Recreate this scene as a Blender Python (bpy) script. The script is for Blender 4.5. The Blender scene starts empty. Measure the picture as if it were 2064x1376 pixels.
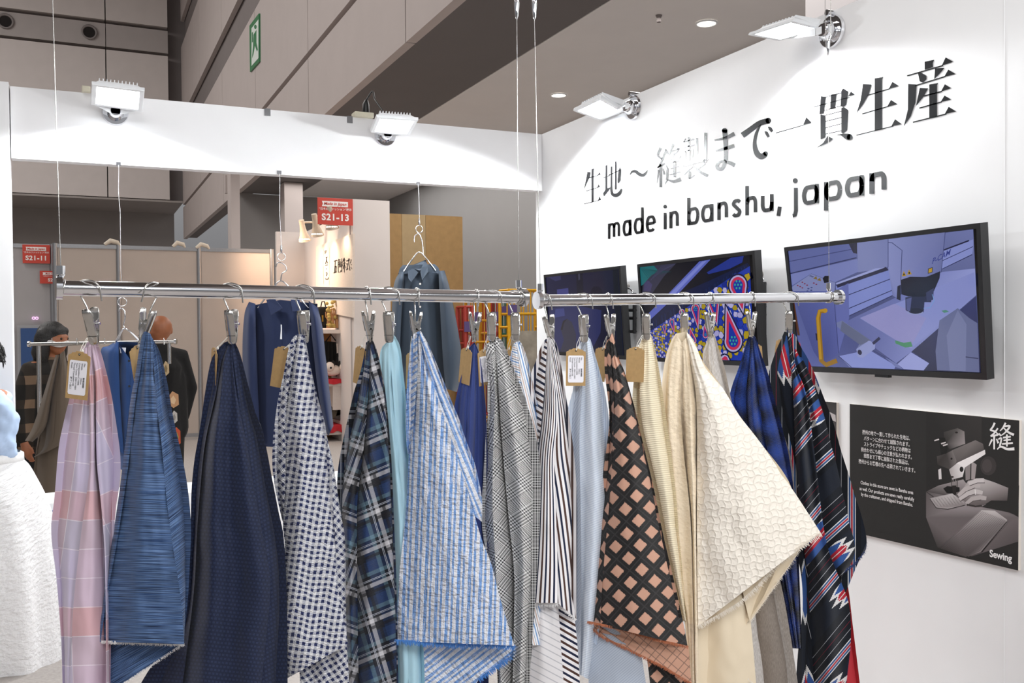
import bpy, bmesh, math, random
from mathutils import Vector, Matrix, noise
random.seed(7)
PI = math.pi
C = bpy.context.scene.collection
# ---------------------------------------------------------------- camera, exposure, light
F = 1858.0                       # focal length in pixels of the 2064 x 1376 frame
TH, PITCH, ROLL = math.radians(25.06), math.radians(0.925), math.radians(0.46)
EYE = Vector((0, 0, 1.48))
_f = Vector((math.sin(TH), math.cos(TH), 0)); _r = Vector((math.cos(TH), -math.sin(TH), 0)); _z = Vector((0, 0, 1))
FWD = _f*math.cos(PITCH) - _z*math.sin(PITCH)
_u = _f*math.sin(PITCH) + _z*math.cos(PITCH)
RGT = _r*math.cos(ROLL) - _u*math.sin(ROLL)
UP = _r*math.sin(ROLL) + _u*math.cos(ROLL)
cd = bpy.data.cameras.new('camera'); cam = bpy.data.objects.new('camera', cd); C.objects.link(cam)
cd.sensor_width = 36; cd.lens = 36*F/2064; cd.clip_start = 0.02; cd.clip_end = 200
m = Matrix((RGT, UP, -FWD)).transposed().to_4x4(); m.translation = EYE; cam.matrix_world = m
S = bpy.context.scene; S.camera = cam
S.view_settings.view_transform = 'Standard'; S.view_settings.look = 'None'
S.view_settings.exposure = 0.0; S.view_settings.gamma = 1
W = bpy.data.worlds.new('hall_air'); S.world = W; W.use_nodes = True
_wn = W.node_tree; _bg = _wn.nodes['Background']; _bg.inputs[1].default_value = 1.0     # dim hall at eye level, lamps overhead
_tc = _wn.nodes.new('ShaderNodeTexCoord'); _sx = _wn.nodes.new('ShaderNodeSeparateXYZ'); _cr = _wn.nodes.new('ShaderNodeValToRGB')
_wn.links.new(_tc.outputs['Generated'], _sx.inputs[0]); _wn.links.new(_sx.outputs[2], _cr.inputs[0]); _wn.links.new(_cr.outputs[0], _bg.inputs[0])
_cr.color_ramp.elements[0].position = 0.0; _cr.color_ramp.elements[0].color = (.13, .13, .135, 1)
_cr.color_ramp.elements[1].position = .75; _cr.color_ramp.elements[1].color = (.98, 1.0, 1.06, 1)
_e = _cr.color_ramp.elements.new(.22); _e.color = (.34, .34, .35, 1)

def lamp(kind, name, loc, aim, energy, size=.2, col=(1, 1, 1), angle=130, blend=.12, sy=None):
    d = bpy.data.lights.new(name, kind); o = bpy.data.objects.new(name, d); C.objects.link(o)
    o.location = loc; o.rotation_euler = (Vector(aim)).to_track_quat('-Z', 'Y').to_euler()
    d.energy = energy; d.color = col
    if kind == 'AREA':
        d.size = size; d.spread = math.radians(angle if angle != 130 else 180)
        if sy: d.shape = 'RECTANGLE'; d.size_y = sy
    if kind == 'SPOT':
        d.shadow_soft_size = size; d.spot_size = math.radians(angle); d.spot_blend = blend
    return o
# floodlights of the same booth that hang behind the camera, and the hall's high bay lamps
lamp('AREA', 'booth_floodlight_a', (-1.6, -.6, 2.75), (.6, .6, -.55), 9, .3, (.95, .98, 1))
lamp('AREA', 'booth_floodlight_b', (.9, -.9, 2.75), (-.1, .9, -.5), 29, .3, (.95, .98, 1))
lamp('AREA', 'booth_floodlight_c', (2.4, .75, 2.65), (-.75, .35, -.6), 17, .3, (.95, .98, 1))
lamp('AREA', 'booth_floodlight_d', (2.4, -.9, 2.65), (-.55, .7, -.5), 17, .3, (.95, .98, 1))
lamp('AREA', 'hall_lamp_a', (-6, 9, 11.5), (0, 0, -1), 950, 7, (1, .975, .95))
lamp('AREA', 'hall_lamp_b', (-7, 20, 11.5), (.15, .1, -1), 1000, 7, (1, .975, .95))
lamp('AREA', 'hall_lamp_c', (-2, -7, 9), (.2, .5, -1), 420, 6, (1, .98, .97))
lamp('AREA', 'soffit_fill', (4.5, 11, 4.22), (0, 0, -1), 330, 2.4, (1, .97, .94), sy=13)  # unseen panel added under the soffit to brighten the floor and walls

def ray(px, py): return FWD + RGT*((px-1032)/F) + UP*((688-py)/F)
def pz(px, py, Z): return EYE + ray(px, py)*Z
def pl(px, py, p0, n):
    d = ray(px, py); n = Vector(n); return EYE + d*((Vector(p0)-EYE).dot(n)/d.dot(n))
def pu(px, py, u): return pl(px, py, (u, 0, 0), (1, 0, 0))
def pv(px, py, v): return pl(px, py, (0, v, 0), (0, 1, 0))
def ph(px, py, z): return pl(px, py, (0, 0, z), (0, 0, 1))

# ---------------------------------------------------------------- objects
def lin(c):
    if isinstance(c, str):
        c = c.lstrip('#'); c = [int(c[i:i+2], 16)/255 for i in (0, 2, 4)]
    return tuple(x/12.92 if x <= .04045 else ((x+.055)/1.055)**2.4 for x in c)
_mats = {}
def M(name, col, rough=.6, metal=0., emit=0., var=.04, bump=0., spec=.5, sc=40, trans=0., alpha=1.):
    if name in _mats: return _mats[name]
    m = bpy.data.materials.new(name); m.use_nodes = True; nt = m.node_tree; b = nt.nodes['Principled BSDF']
    c = lin(col); b.inputs['Roughness'].default_value = rough; b.inputs['Metallic'].default_value = metal
    b.inputs['Specular IOR Level'].default_value = spec
    if trans: b.inputs['Transmission Weight'].default_value = trans
    n = nt.nodes.new('ShaderNodeTexNoise'); n.inputs['Scale'].default_value = sc; n.inputs['Detail'].default_value = 3
    tc = nt.nodes.new('ShaderNodeTexCoord'); nt.links.new(tc.outputs['Object'], n.inputs['Vector'])
    r = nt.nodes.new('ShaderNodeValToRGB'); nt.links.new(n.outputs['Fac'], r.inputs[0])
    r.color_ramp.elements[0].position = .3; r.color_ramp.elements[1].position = .7
    r.color_ramp.elements[0].color = (*[x*(1-var) for x in c], 1); r.color_ramp.elements[1].color = (*[min(1, x*(1+var)) for x in c], 1)
    nt.links.new(r.outputs[0], b.inputs['Base Color'])
    if bump:
        bp = nt.nodes.new('ShaderNodeBump'); bp.inputs['Strength'].default_value = bump; bp.inputs['Distance'].default_value = .01
        nt.links.new(n.outputs['Fac'], bp.inputs['Height']); nt.links.new(bp.outputs[0], b.inputs['Normal'])
    if emit:
        nt.links.new(r.outputs[0], b.inputs['Emission Color']); b.inputs['Emission Strength'].default_value = emit
    _mats[name] = m; return m
def MC(name, emit=0., rough=.5, spec=.5):          # printed or displayed picture: colours of its patches are stored on the mesh
    if name in _mats: return _mats[name]
    m = bpy.data.materials.new(name); m.use_nodes = True; nt = m.node_tree; b = nt.nodes['Principled BSDF']
    a = nt.nodes.new('ShaderNodeVertexColor'); a.layer_name = 'ink'
    b.inputs['Roughness'].default_value = rough; b.inputs['Specular IOR Level'].default_value = spec
    if emit:
        b.inputs['Base Color'].default_value = (.004, .004, .005, 1)
        nt.links.new(a.outputs[0], b.inputs['Emission Color']); b.inputs['Emission Strength'].default_value = emit
    else: nt.links.new(a.outputs[0], b.inputs['Base Color'])
    _mats[name] = m; return m

def tag(o, label, cat, group=None, kind=None):
    if label: o['label'] = label
    if cat: o['category'] = cat
    if group: o['group'] = group
    if kind: o['kind'] = kind
    return o
def struct(o): o['kind'] = 'structure'; return o
def thing(name, loc, label, cat, group=None):
    o = bpy.data.objects.new(name, None); C.objects.link(o); o.location = loc; o.empty_display_size = .05
    return tag(o, label, cat, group)
def adopt(o, root, label=None):     # geometry stands in world coordinates; only an Empty root carries an offset
    o.parent = root
    if root.type == 'EMPTY': o.matrix_parent_inverse = Matrix.Translation(-Vector(root.location))
    if label: o['label'] = label
    return o
class MB:
    def __init__(s): s.v = []; s.f = []; s.m = []; s.uv = []; s.c = []; s.mi = 0; s.col = (1, 1, 1)
    def face(s, pts, uv=None, cols=None):
        i = len(s.v); s.v += [Vector(p) for p in pts]; s.f.append(list(range(i, i+len(pts)))); s.m.append(s.mi)
        s.uv.append(uv); s.c.append(cols or [s.col]*len(pts)); return s
    def grid(s, rows, uvs=None, close=False):
        i = len(s.v); n = len(rows[0])
        for r in rows: s.v += [Vector(p) for p in r]
        for a in range(len(rows)-1):
            for b in range(n if close else n-1):
                b2 = (b+1) % n
                s.f.append([i+a*n+b, i+a*n+b2, i+(a+1)*n+b2, i+(a+1)*n+b]); s.m.append(s.mi)
                s.uv.append([uvs[a][b], uvs[a][b2], uvs[a+1][b2], uvs[a+1][b]] if uvs else None); s.c.append([s.col]*4)
        return s
    def cap(s, ring): return s.face(ring)
    def box(s, lo, hi):
        x0, y0, z0 = lo; x1, y1, z1 = hi
        p = [(x0, y0, z0), (x1, y0, z0), (x1, y1, z0), (x0, y1, z0), (x0, y0, z1), (x1, y0, z1), (x1, y1, z1), (x0, y1, z1)]
        i = len(s.v); s.v += [Vector(q) for q in p]
        for f in ((3, 2, 1, 0), (4, 5, 6, 7), (0, 1, 5, 4), (1, 2, 6, 5), (2, 3, 7, 6), (3, 0, 4, 7)):
            s.f.append([i+k for k in f]); s.m.append(s.mi); s.uv.append(None); s.c.append([s.col]*4)
        return s
    def hexa(s, a, b):            # two quads (lists of four points) joined into a solid
        i = len(s.v); s.v += [Vector(q) for q in a]+[Vector(q) for q in b]
        n = len(a)
        fs = [list(range(n))[::-1], list(range(n, 2*n))]+[[k, (k+1) % n, n+(k+1) % n, n+k] for k in range(n)]
        for f in fs: s.f.append([i+k for k in f]); s.m.append(s.mi); s.uv.append(None); s.c.append([s.col]*len(f))
        return s
    def tube(s, pts, r, n=10, caps=True):
        pts = [Vector(p) for p in pts]; k = len(pts); rs = r if isinstance(r, (list, tuple)) else [r]*k
        t0 = (pts[1]-pts[0]).normalized(); ref = Vector((0, 0, 1)) if abs(t0.z) < .9 else Vector((1, 0, 0))
        nx = t0.cross(ref).normalized(); rows = []
        for j, p in enumerate(pts):
            t = (pts[min(j+1, k-1)]-pts[max(j-1, 0)]).normalized()
            nx = (nx - t*nx.dot(t)).normalized(); ny = t.cross(nx)
            rows.append([p+(nx*math.cos(2*PI*q/n)+ny*math.sin(2*PI*q/n))*rs[j] for q in range(n)])
        s.grid(rows, close=True)
        if caps: s.cap(rows[0][::-1]); s.cap(rows[-1])
        return s
    def ball(s, c, r, n=14, mrows=9):
        c = Vector(c); r = Vector(r) if not isinstance(r, (int, float)) else Vector((r, r, r))
        rows = []
        for a in range(mrows+1):
            th = PI*a/mrows
            rows.append([c+Vector((r.x*math.sin(th)*math.cos(2*PI*b/n), r.y*math.sin(th)*math.sin(2*PI*b/n), r.z*math.cos(th))) for b in range(n)])
        return s.grid(rows, close=True)
    def build(s, name, mats, parent=None, smooth=False, label=None, weld=False):
        me = bpy.data.meshes.new(name)
        me.from_pydata(s.v, [], s.f)
        for mt in (mats if isinstance(mats, (list, tuple)) else [mats]): me.materials.append(mt)
        me.polygons.foreach_set('material_index', s.m)
        if any(u is not None for u in s.uv):
            l = me.uv_layers.new(name='UVMap'); k = 0
            for f, u in zip(s.f, s.uv):
                for j in range(len(f)): l.data[k].uv = u[j] if u else (0, 0); k += 1
        if any(c[0] != (1, 1, 1) for c in s.c):
            l = me.color_attributes.new(name='ink', type='FLOAT_COLOR', domain='CORNER'); k = 0
            for c in s.c:
                for q in c: l.data[k].color = (*q, 1); k += 1
        if smooth: me.polygons.foreach_set('use_smooth', [True]*len(me.polygons))
        if weld:
            bm = bmesh.new(); bm.from_mesh(me); bmesh.ops.remove_doubles(bm, verts=bm.verts, dist=1e-5)
            bmesh.ops.recalc_face_normals(bm, faces=bm.faces); bm.to_mesh(me); bm.free()
        me.update()
        o = bpy.data.objects.new(name, me); C.objects.link(o)
        if parent: adopt(o, parent)
        if label: o['label'] = label
        return o
def copy_tree(o, parent=None):
    c = o.copy(); C.objects.link(c)
    if parent: c.parent = parent
    for ch in list(o.children): copy_tree(ch, c)
    return c
def remesh(o, vox=.012, it=4):
    r = o.modifiers.new('skin', 'REMESH'); r.mode = 'VOXEL'; r.voxel_size = vox; r.use_smooth_shade = True
    q = o.modifiers.new('soft', 'SMOOTH'); q.iterations = it; q.factor = .5
    return o
def edge(o, w=.003, seg=2):
    b = o.modifiers.new('edge', 'BEVEL'); b.width = w; b.segments = seg; b.limit_method = 'ANGLE'; return o
def text(name, s, pos, ax, ay, size, mat, parent=None, align='LEFT', bold=0., lift=None, space=1., cond=1., shear=0.):
    cu = bpy.data.curves.new(name, 'FONT'); cu.body = s; cu.size = size; cu.align_x = align; cu.offset = bold*size
    cu.space_character = space; cu.shear = shear; cu.resolution_u = 4
    t = bpy.data.objects.new(name, cu); C.objects.link(t)
    dg = bpy.context.evaluated_depsgraph_get(); me = bpy.data.meshes.new_from_object(t.evaluated_get(dg))
    bpy.data.objects.remove(t); bpy.data.curves.remove(cu)
    ax = Vector(ax).normalized(); ay = Vector(ay).normalized(); pos = Vector(pos)
    for v in me.vertices: v.co = pos + ax*v.co.x*cond + ay*v.co.y
    me.materials.clear(); me.materials.append(mat)
    o = bpy.data.objects.new(name, me); C.objects.link(o)
    if parent: adopt(o, parent)
    return o
# flat picture drawing on a plane: pts in crop pixels -> plane
class Art:
    def __init__(s, ox, oy, sc, place, n, step=.00015):
        s.o = (ox, oy, sc); s.place = place; s.n = Vector(n); s.k = 0; s.step = step; s.mb = MB()
    def P(s, x, y): return s.place(s.o[0]+x/s.o[2], s.o[1]+y/s.o[2]) + s.n*(s.k*s.step)
    def poly(s, pts, col, same=False):
        if not same: s.k += 1
        cs = [lin(c) for c in col] if isinstance(col, list) else [lin(col)]*len(pts)
        s.mb.face([s.P(*p) for p in pts], cols=cs); return s
    def rib(s, pts, w, col='#000000', same=False):
        if not same: s.k += 1
        n = len(pts); ws = w if isinstance(w, (list, tuple)) else [w]*n; c = lin(col); s.mb.col = c; rows = []
        for i, (x, y) in enumerate(pts):
            a = pts[max(i-1, 0)]; b = pts[min(i+1, n-1)]; dx, dy = b[0]-a[0], b[1]-a[1]; d = math.hypot(dx, dy) or 1
            nx, ny = -dy/d*ws[i]/2, dx/d*ws[i]/2
            rows.append([s.P(x+nx, y+ny), s.P(x-nx, y-ny)])
        s.mb.grid(rows); return s
    def disc(s, x, y, r, col, ry=None, n=16, same=False, rot=0):
        ry = ry or r; c, q = math.cos(rot), math.sin(rot)
        return s.poly([(x+r*math.cos(2*PI*i/n)*c-ry*math.sin(2*PI*i/n)*q, y+r*math.cos(2*PI*i/n)*q+ry*math.sin(2*PI*i/n)*c) for i in range(n)], col, same)
def spl(pts, n=6):            # Catmull-Rom through points (tuples of any length)
    out = []
    for i in range(len(pts)-1):
        p0, p1, p2, p3 = pts[max(i-1, 0)], pts[i], pts[i+1], pts[min(i+2, len(pts)-1)]
        for k in range(n):
            t = k/n
            out.append(tuple(.5*(2*b+(c-a)*t+(2*a-5*b+4*c-d)*t*t+(3*b-a-3*c+d)*t**3) for a, b, c, d in zip(p0, p1, p2, p3)))
    out.append(tuple(pts[-1])); return out

# ---------------------------------------------------------------- cloth patterns as node expressions
class X:
    nt = None
    def __init__(s, k): s.k = k
    @staticmethod
    def op(o, *a):
        n = X.nt.nodes.new('ShaderNodeMath'); n.operation = o
        for i, q in enumerate(a):
            if isinstance(q, X): X.nt.links.new(q.k, n.inputs[i])
            else: n.inputs[i].default_value = q
        return X(n.outputs[0])
    def __add__(s, o): return X.op('ADD', s, o)
    def __sub__(s, o): return X.op('SUBTRACT', s, o)
    def __rsub__(s, o): return X.op('SUBTRACT', o, s)
    def __mul__(s, o): return X.op('MULTIPLY', s, o)
    def __truediv__(s, o): return X.op('DIVIDE', s, o)
    __radd__ = __add__; __rmul__ = __mul__
    def fr(s): return X.op('FRACT', s)
    def ab(s): return X.op('ABSOLUTE', s)
    def lt(s, o): return X.op('LESS_THAN', s, o)
    def gt(s, o): return X.op('GREATER_THAN', s, o)
    def mx(s, o): return X.op('MAXIMUM', s, o)
    def mn(s, o): return X.op('MINIMUM', s, o)
    def sin(s): return X.op('SINE', s)
    def cl(s): return X.op('MINIMUM', X.op('MAXIMUM', s, 0.), 1.)
    def band(s, p, a, b):       # 1 where s modulo p lies in a..b
        f = (s/p).fr(); return f.gt(a/p)*f.lt(b/p)
def nz(u, v, sc=1., det=2., w=0.):
    c = X.nt.nodes.new('ShaderNodeCombineXYZ')
    for i, q in enumerate((u, v, w)):
        if isinstance(q, X): X.nt.links.new(q.k, c.inputs[i])
        else: c.inputs[i].default_value = q
    n = X.nt.nodes.new('ShaderNodeTexNoise'); n.inputs['Scale'].default_value = sc; n.inputs['Detail'].default_value = det
    X.nt.links.new(c.outputs[0], n.inputs['Vector']); return X(n.outputs['Fac'])
def mixc(f, a, b):
    n = X.nt.nodes.new('ShaderNodeMix'); n.data_type = 'RGBA'
    for k, q in ((0, f), (6, a), (7, b)):
        if isinstance(q, X): X.nt.links.new(q.k, n.inputs[k])
        elif k == 0: n.inputs[k].default_value = q
        else: n.inputs[k].default_value = (*lin(q), 1)
    return X(n.outputs[2])
def fab(name, fn, rough=.9, sheen=.15):
    m = bpy.data.materials.new(name); m.use_nodes = True; X.nt = nt = m.node_tree; b = nt.nodes['Principled BSDF']
    uvn = nt.nodes.new('ShaderNodeUVMap'); uvn.uv_map = 'UVMap'; sp = nt.nodes.new('ShaderNodeSeparateXYZ'); nt.links.new(uvn.outputs[0], sp.inputs[0])
    u, v = X(sp.outputs[0]), X(sp.outputs[1])
    col, h, hs = fn(u, v)
    nt.links.new(col.k, b.inputs['Base Color']); b.inputs['Roughness'].default_value = rough
    b.inputs['Specular IOR Level'].default_value = .25; b.inputs['Sheen Weight'].default_value = sheen
    weave = nz(u, v, 22., 2.)*.06
    hh = weave if h is None else h+weave
    bp = nt.nodes.new('ShaderNodeBump'); bp.inputs['Distance'].default_value = .0022*hs; bp.inputs['Strength'].default_value = .9
    nt.links.new(hh.k, bp.inputs['Height']); nt.links.new(bp.outputs[0], b.inputs['Normal'])
    return m
def plain(col, var=.12, hs=.5, h=None):
    def f(u, v):
        c = lambda k: tuple(max(0, min(1, x*k)) for x in (int(col[1:3], 16)/255, int(col[3:5], 16)/255, int(col[5:7], 16)/255))
        return mixc(nz(u, v, 8., 4.), c(1-var), c(1+var)), h, hs
    return f
# ---------------------------------------------------------------- the hall and the booth
WU, HV, WT = 2.65, 5.2, 2.69       # display wall plane, fascia plane, wall height
white = M('white_board', '#f2f2f3', .55, var=.01, bump=.02, sc=6)
hall_light = M('hall_panel', '#b9aeaa', .7, var=.02, sc=3)
hall_mid = M('hall_band', '#8d8583', .7, var=.02, sc=3)
hall_dark = M('hall_recess', '#7d7573', .8, var=.03, sc=3)
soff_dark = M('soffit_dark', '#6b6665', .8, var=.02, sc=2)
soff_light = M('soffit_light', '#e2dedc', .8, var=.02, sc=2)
grey_wall = M('grey_wall', '#858484', .7, var=.02, sc=2)
chrome = M('chrome', '#e8e9ec', .09, 1., var=.02)
steel = M('brushed_steel', '#c9c7c3', .22, 1., var=.05, sc=90)
alu = M('aluminium', '#a3a3a5', .35, .9, var=.03)
black_pl = M('black_plastic', '#161617', .35, var=.1)
wplast = M('white_enamel', '#eef0f2', .35, var=.01)

def slab(name, lo, hi, mat): return struct(MB().box(lo, hi).build(name, mat))
slab('floor', (-40, -12, -.1), (14, 40, 0), M('floor_carpet', '#a69f9a', .9, var=.1, bump=.2, sc=60))
w = MB().box((WU, .6, 0), (WU+.09, HV+.09, WT))
for v in (1.985,): w.box((WU-.0012, v-.0015, 0), (WU, v+.0015, WT))
struct(w.build('wall_right', white))
slab('wall_fascia', (-.30, HV, 2.335), (WU-.001, HV+.08, WT), white)
slab('trim_1', (-.385, HV-.04, 0), (-.305, HV+.09, 2.70), white)
slab('wall_counter', (-.30, HV, 0), (WU-.001, HV+.35, .605), white)
# far wall of the hall: stacked bands
fw = MB()
for k, (z0, z1, mi) in enumerate(((5.42, 9.82, 0), (9.90, 10.58, 1), (10.66, 14, 0))):
    fw.mi = mi; u = -24
    while u < 2.5:
        u2 = min(u+3.1, 2.55)
        if mi == 0:
            n = 2; h = (z1-z0)/n
            for q in range(n): fw.box((u, 30, z0+q*h+.02), (u2-.03, 30.4, z0+(q+1)*h-.02))
        else: fw.box((u, 30.05, z0), (u2-.02, 30.4, z1))
        u = u2
fw.mi = 2; fw.box((-24, 30.4, 5.42), (3.2, 30.6, 14))
struct(fw.build('wall_far', [M('far_panel', '#d6cdc9', .7, var=.02, sc=3), M('far_band', '#b3aba8', .7, var=.02, sc=3), hall_dark]))
slab('ceiling_balcony', (-24, 30.0, 5.36), (2.9, 33, 5.415), M('balcony_under', '#a39b97', .8, var=.02, sc=2))
slab('wall_far_lower', (-24, 33, 0), (2.9, 33.2, 5.36), M('far_lower', '#a09995', .8, var=.02, sc=2))
# long hall wall above the low soffit (bulkhead) with two dark recesses
bk = MB(); bk.mi = 0
for z0, z1 in ((4.25, 5.21), (5.30, 7.18), (7.98, 10.1), (10.9, 14)):
    v = -4
    while v < 30: v2 = min(v+4.2, 30); bk.box((2.9, v, z0), (3.0, v2-.025, z1)); v = v2
bk.mi = 1; bk.box((3.02, -4, 4.3), (3.3, 30, 14)); bk.box((3.0, -4, 5.205), (3.02, 30, 5.305))
struct(bk.build('wall_bulkhead', [hall_light, hall_dark]))
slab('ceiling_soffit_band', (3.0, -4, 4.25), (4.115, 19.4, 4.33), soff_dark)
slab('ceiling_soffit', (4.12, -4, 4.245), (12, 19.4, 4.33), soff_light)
slab('wall_hall_side', (6.06, -4, 0), (6.2, 19.4, 4.24), grey_wall)
slab('wall_hall_end', (2.88, 19.4, 0), (6.06, 19.6, 4.24), M('end_wall', '#918d8b', .8, var=.02, sc=2))
slab('wall_hall_end_upper', (2.7, 19.45, 4.24), (2.89, 19.6, 4.6), hall_light)
# two pale columns against the end wall and one grey column beyond the display wall
for name, a, b, V, zt in (('trim_column_near', 466, 484, 16.8, 4.24), ('trim_column_far', 574, 611, 17.6, 4.24)):
    p, q = pv(a, 450, V), pv(b, 450, V); slab(name, (p.x, V, 0), (q.x, V+.4, zt), hall_light)
slab('trim_column_beside', (5.32, 4.3, 0), (5.9, 5.75, 4.24), M('column_grey', '#a7a3a4', .7, var=.01, sc=2))
slab('ceiling', (-40, -12, 14), (14, 40, 14.2), M('hall_ceiling', '#9a938e', .8, var=.02, sc=2))

# small fittings of the hall
sign_green = M('sign_green', '#2f7a4b', .4, var=.02); sign_white = M('sign_white', '#dfe6df', .4, var=.01)
def exit_sign():
    r = thing('exit_sign', pu(514, 88, 2.87), 'green and white emergency exit sign high on the pale bulkhead', 'sign')
    P = lambda x, y: pu(x, y, 2.885)
    q = [P(504, 52), P(523, 27), P(523.5, 124), P(505, 145)]
    adopt(MB().hexa([p+Vector((-.012, 0, 0)) for p in q], [p+Vector((.015, 0, 0)) for p in q]).build('sign_panel', sign_green), r)
    a = Art(0, 0, 1, lambda x, y: pu(x, y, 2.870), (-1, 0, 0), .0008)
    a.poly([(507, 57), (521, 39), (521, 117), (507, 133)], '#dfe6df')
    a.poly([(511, 70), (517, 60), (517, 86), (520, 100), (518, 104), (514, 92), (511, 110), (508, 118), (510, 94)], '#2f7a4b'); a.disc(515, 54, 2.6, '#2f7a4b', 4.5)
    a.poly([(508, 66), (510, 64), (510, 84), (508, 86)], '#2f7a4b')
    adopt(a.mb.build('pictogram', MC('sign_print')), r)
exit_sign()
def vent(px, py, rr, where):
    c = pv(px, py, 30.03); r = thing('round_vent', c, where, 'vent', 'round vents in the far wall')
    mb = MB(); n = 24; R = rr*28/F
    ring = lambda q, y: [c+Vector((q*math.cos(2*PI*i/n), y, q*math.sin(2*PI*i/n))) for i in range(n)]
    mb.grid([ring(R, 0), ring(R*1.12, -.05), ring(R*.9, -.05), ring(R*.8, .0)], close=True); adopt(mb.build('rim', hall_mid, smooth=True), r)
    adopt(MB().face(ring(R*.95, -.01)).build('opening', M('vent_dark', '#241f1e', .9)), r)
vent(11, 43, 13, 'dark round vent at the very edge of the grey band on the far hall wall'); vent(180, 65, 13, 'dark round vent in the grey band above the square floodlight')
dl_e = M('downlight_glow', '#fff6e8', .5, emit=6.)
for px, py, lb in ((1126, 191, 'lit round downlight in the soffit over the corner of the booth'), (1424, 46, 'lit round downlight in the soffit above the large wall lettering')):
    c = ph(px, py, 4.243); r = thing('downlight', c, lb, 'ceiling light', 'downlights in the soffit')
    n = 28; ring = lambda q, z: [c+Vector((q*math.cos(2*PI*i/n), q*math.sin(2*PI*i/n), z)) for i in range(n)]
    adopt(MB().grid([ring(.1, 0), ring(.1, -.012), ring(.086, -.014), ring(.084, -.002)], close=True).build('trim_ring', wplast, smooth=True), r)
    adopt(MB().face(ring(.085, -.006)).build('lens', dl_e), r)
c = ph(1328, 31, 4.243); r = thing('sprinkler_head', c, 'tiny dark sprinkler head in the soffit between two downlights', 'sprinkler')
adopt(MB().tube([c, c+Vector((0, 0, -.04))], [.03, .012], 10).build('rose', hall_dark), r); adopt(MB().tube([c+Vector((0, 0, -.04)), c+Vector((0, 0, -.06))], [.02, .02], 10).build('deflector', hall_dark), r)

# ---------------------------------------------------------------- partition behind, neighbour booth
PV = 13.0
beige = M('partition_beige', '#b6a99f', .8, var=.02, sc=5)
def partition(xs, top, label, V=PV, mat=beige):
    us = [pv(x, 600, V).x for x in xs]
    r = thing('partition_screen', (us[0], V, 0), label, 'partition')
    for i in range(len(us)-1):
        adopt(MB().box((us[i]+.03, V+.01, .05), (us[i+1]-.03, V+.03, top-.05)).build('infill_panel', mat), r)
    for u in us: adopt(MB().tube([(u, V+.02, 0), (u, V+.02, top)], .032, 12).build('post', alu, smooth=True), r)
    for z in (top-.03, .06): adopt(MB().box((us[0], V, z-.025), (us[-1], V+.04, z+.025)).build('rail', alu), r)
    return r
partition([112, 240, 402, 549], 2.58, 'beige partition screen in aluminium frames behind the two coat racks')
partition([-60, 22, 106], 2.58, 'grey partition screen carrying the two red booth number signs', 13.15, M('partition_grey', '#a8a4a4', .8, var=.02, sc=5))
for px, py, s in ((226, 493, 1.), (360, 497, .8), (408, 500, .9)):
    p = pv(px, py, 13.0)
    tag(MB().tube([p+Vector((-.09*s, 0, 0)), p+Vector((-.02, 0, .05)), p+Vector((.06, .01, .03)), p+Vector((.1*s, 0, -.01))], [.02, .032, .03, .012], 9).build('tape_wad', M('cream_tape', '#cfc3b2', .7), smooth=True),
        {226: 'cream wad on the partition rail nearest the red numbered signs', 360: 'cream wad on the partition rail above the bald man', 408: 'cream wad on the partition rail above a frame post'}[px], 'tape', 'wads on the partition rail')
red = M('sign_red', '#c8402f', .45, var=.03); ink_w = M('ink_white', '#f4eeea', .6, var=.01)
def booth_sign(x0, y0, x1, y1, V, num, label, big=True):
    p, q = pv(x0, y0, V), pv(x1, y1, V); w, h = q.x-p.x, p.z-q.z
    r = thing('booth_number_sign', ((p.x+q.x)/2, V, q.z), label, 'sign')
    adopt(MB().box((p.x, V, q.z), (q.x, V+.012, p.z)).build('board', red), r)
    AX, AY = (1, 0, 0), (0, 0, 1); y = V-.002
    bn = MB().face([(p.x+w*.12, y, p.z-h*.12), (p.x+w*.86, y, p.z-h*.12), (p.x+w*.86, y, p.z-h*.32), (p.x+w*.12, y, p.z-h*.32), (p.x+w*.145, y, p.z-h*.22)]).build('banner', ink_w); adopt(bn, r)
    text('banner_words', 'Made in Japan', (p.x+w*.49, y-.002, p.z-h*.265), AX, AY, h*.155, red, r, 'CENTER', .02, shear=.25, cond=1.0)
    text('subtitle', '\u201c\u65e5\u672c\u306e\u30d5\u30a1\u30c3\u30b7\u30e7\u30f3\u201d\u5c55\u793a', (p.x+w*.5, y, p.z-h*.45), AX, AY, h*.105, ink_w, r, 'CENTER', .01)
    text('number', num, (p.x+w*.5, y, p.z-h*.83), AX, AY, h*.34, ink_w, r, 'CENTER', .035, space=1.12)
booth_sign(640, 397.5, 711.5, 454.5, 11.286, 'S21-13', 'red booth number sign S21-13 beside the white panel top')
booth_sign(45, 492.5, 101, 531, 13.125, 'S21-11', 'red booth number sign S21-11 on the grey partition')
booth_sign(80, 545.5, 128, 571.5, 13.13, 'S21', 'small red sign half hidden by a frame post, below the other red sign')
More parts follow.
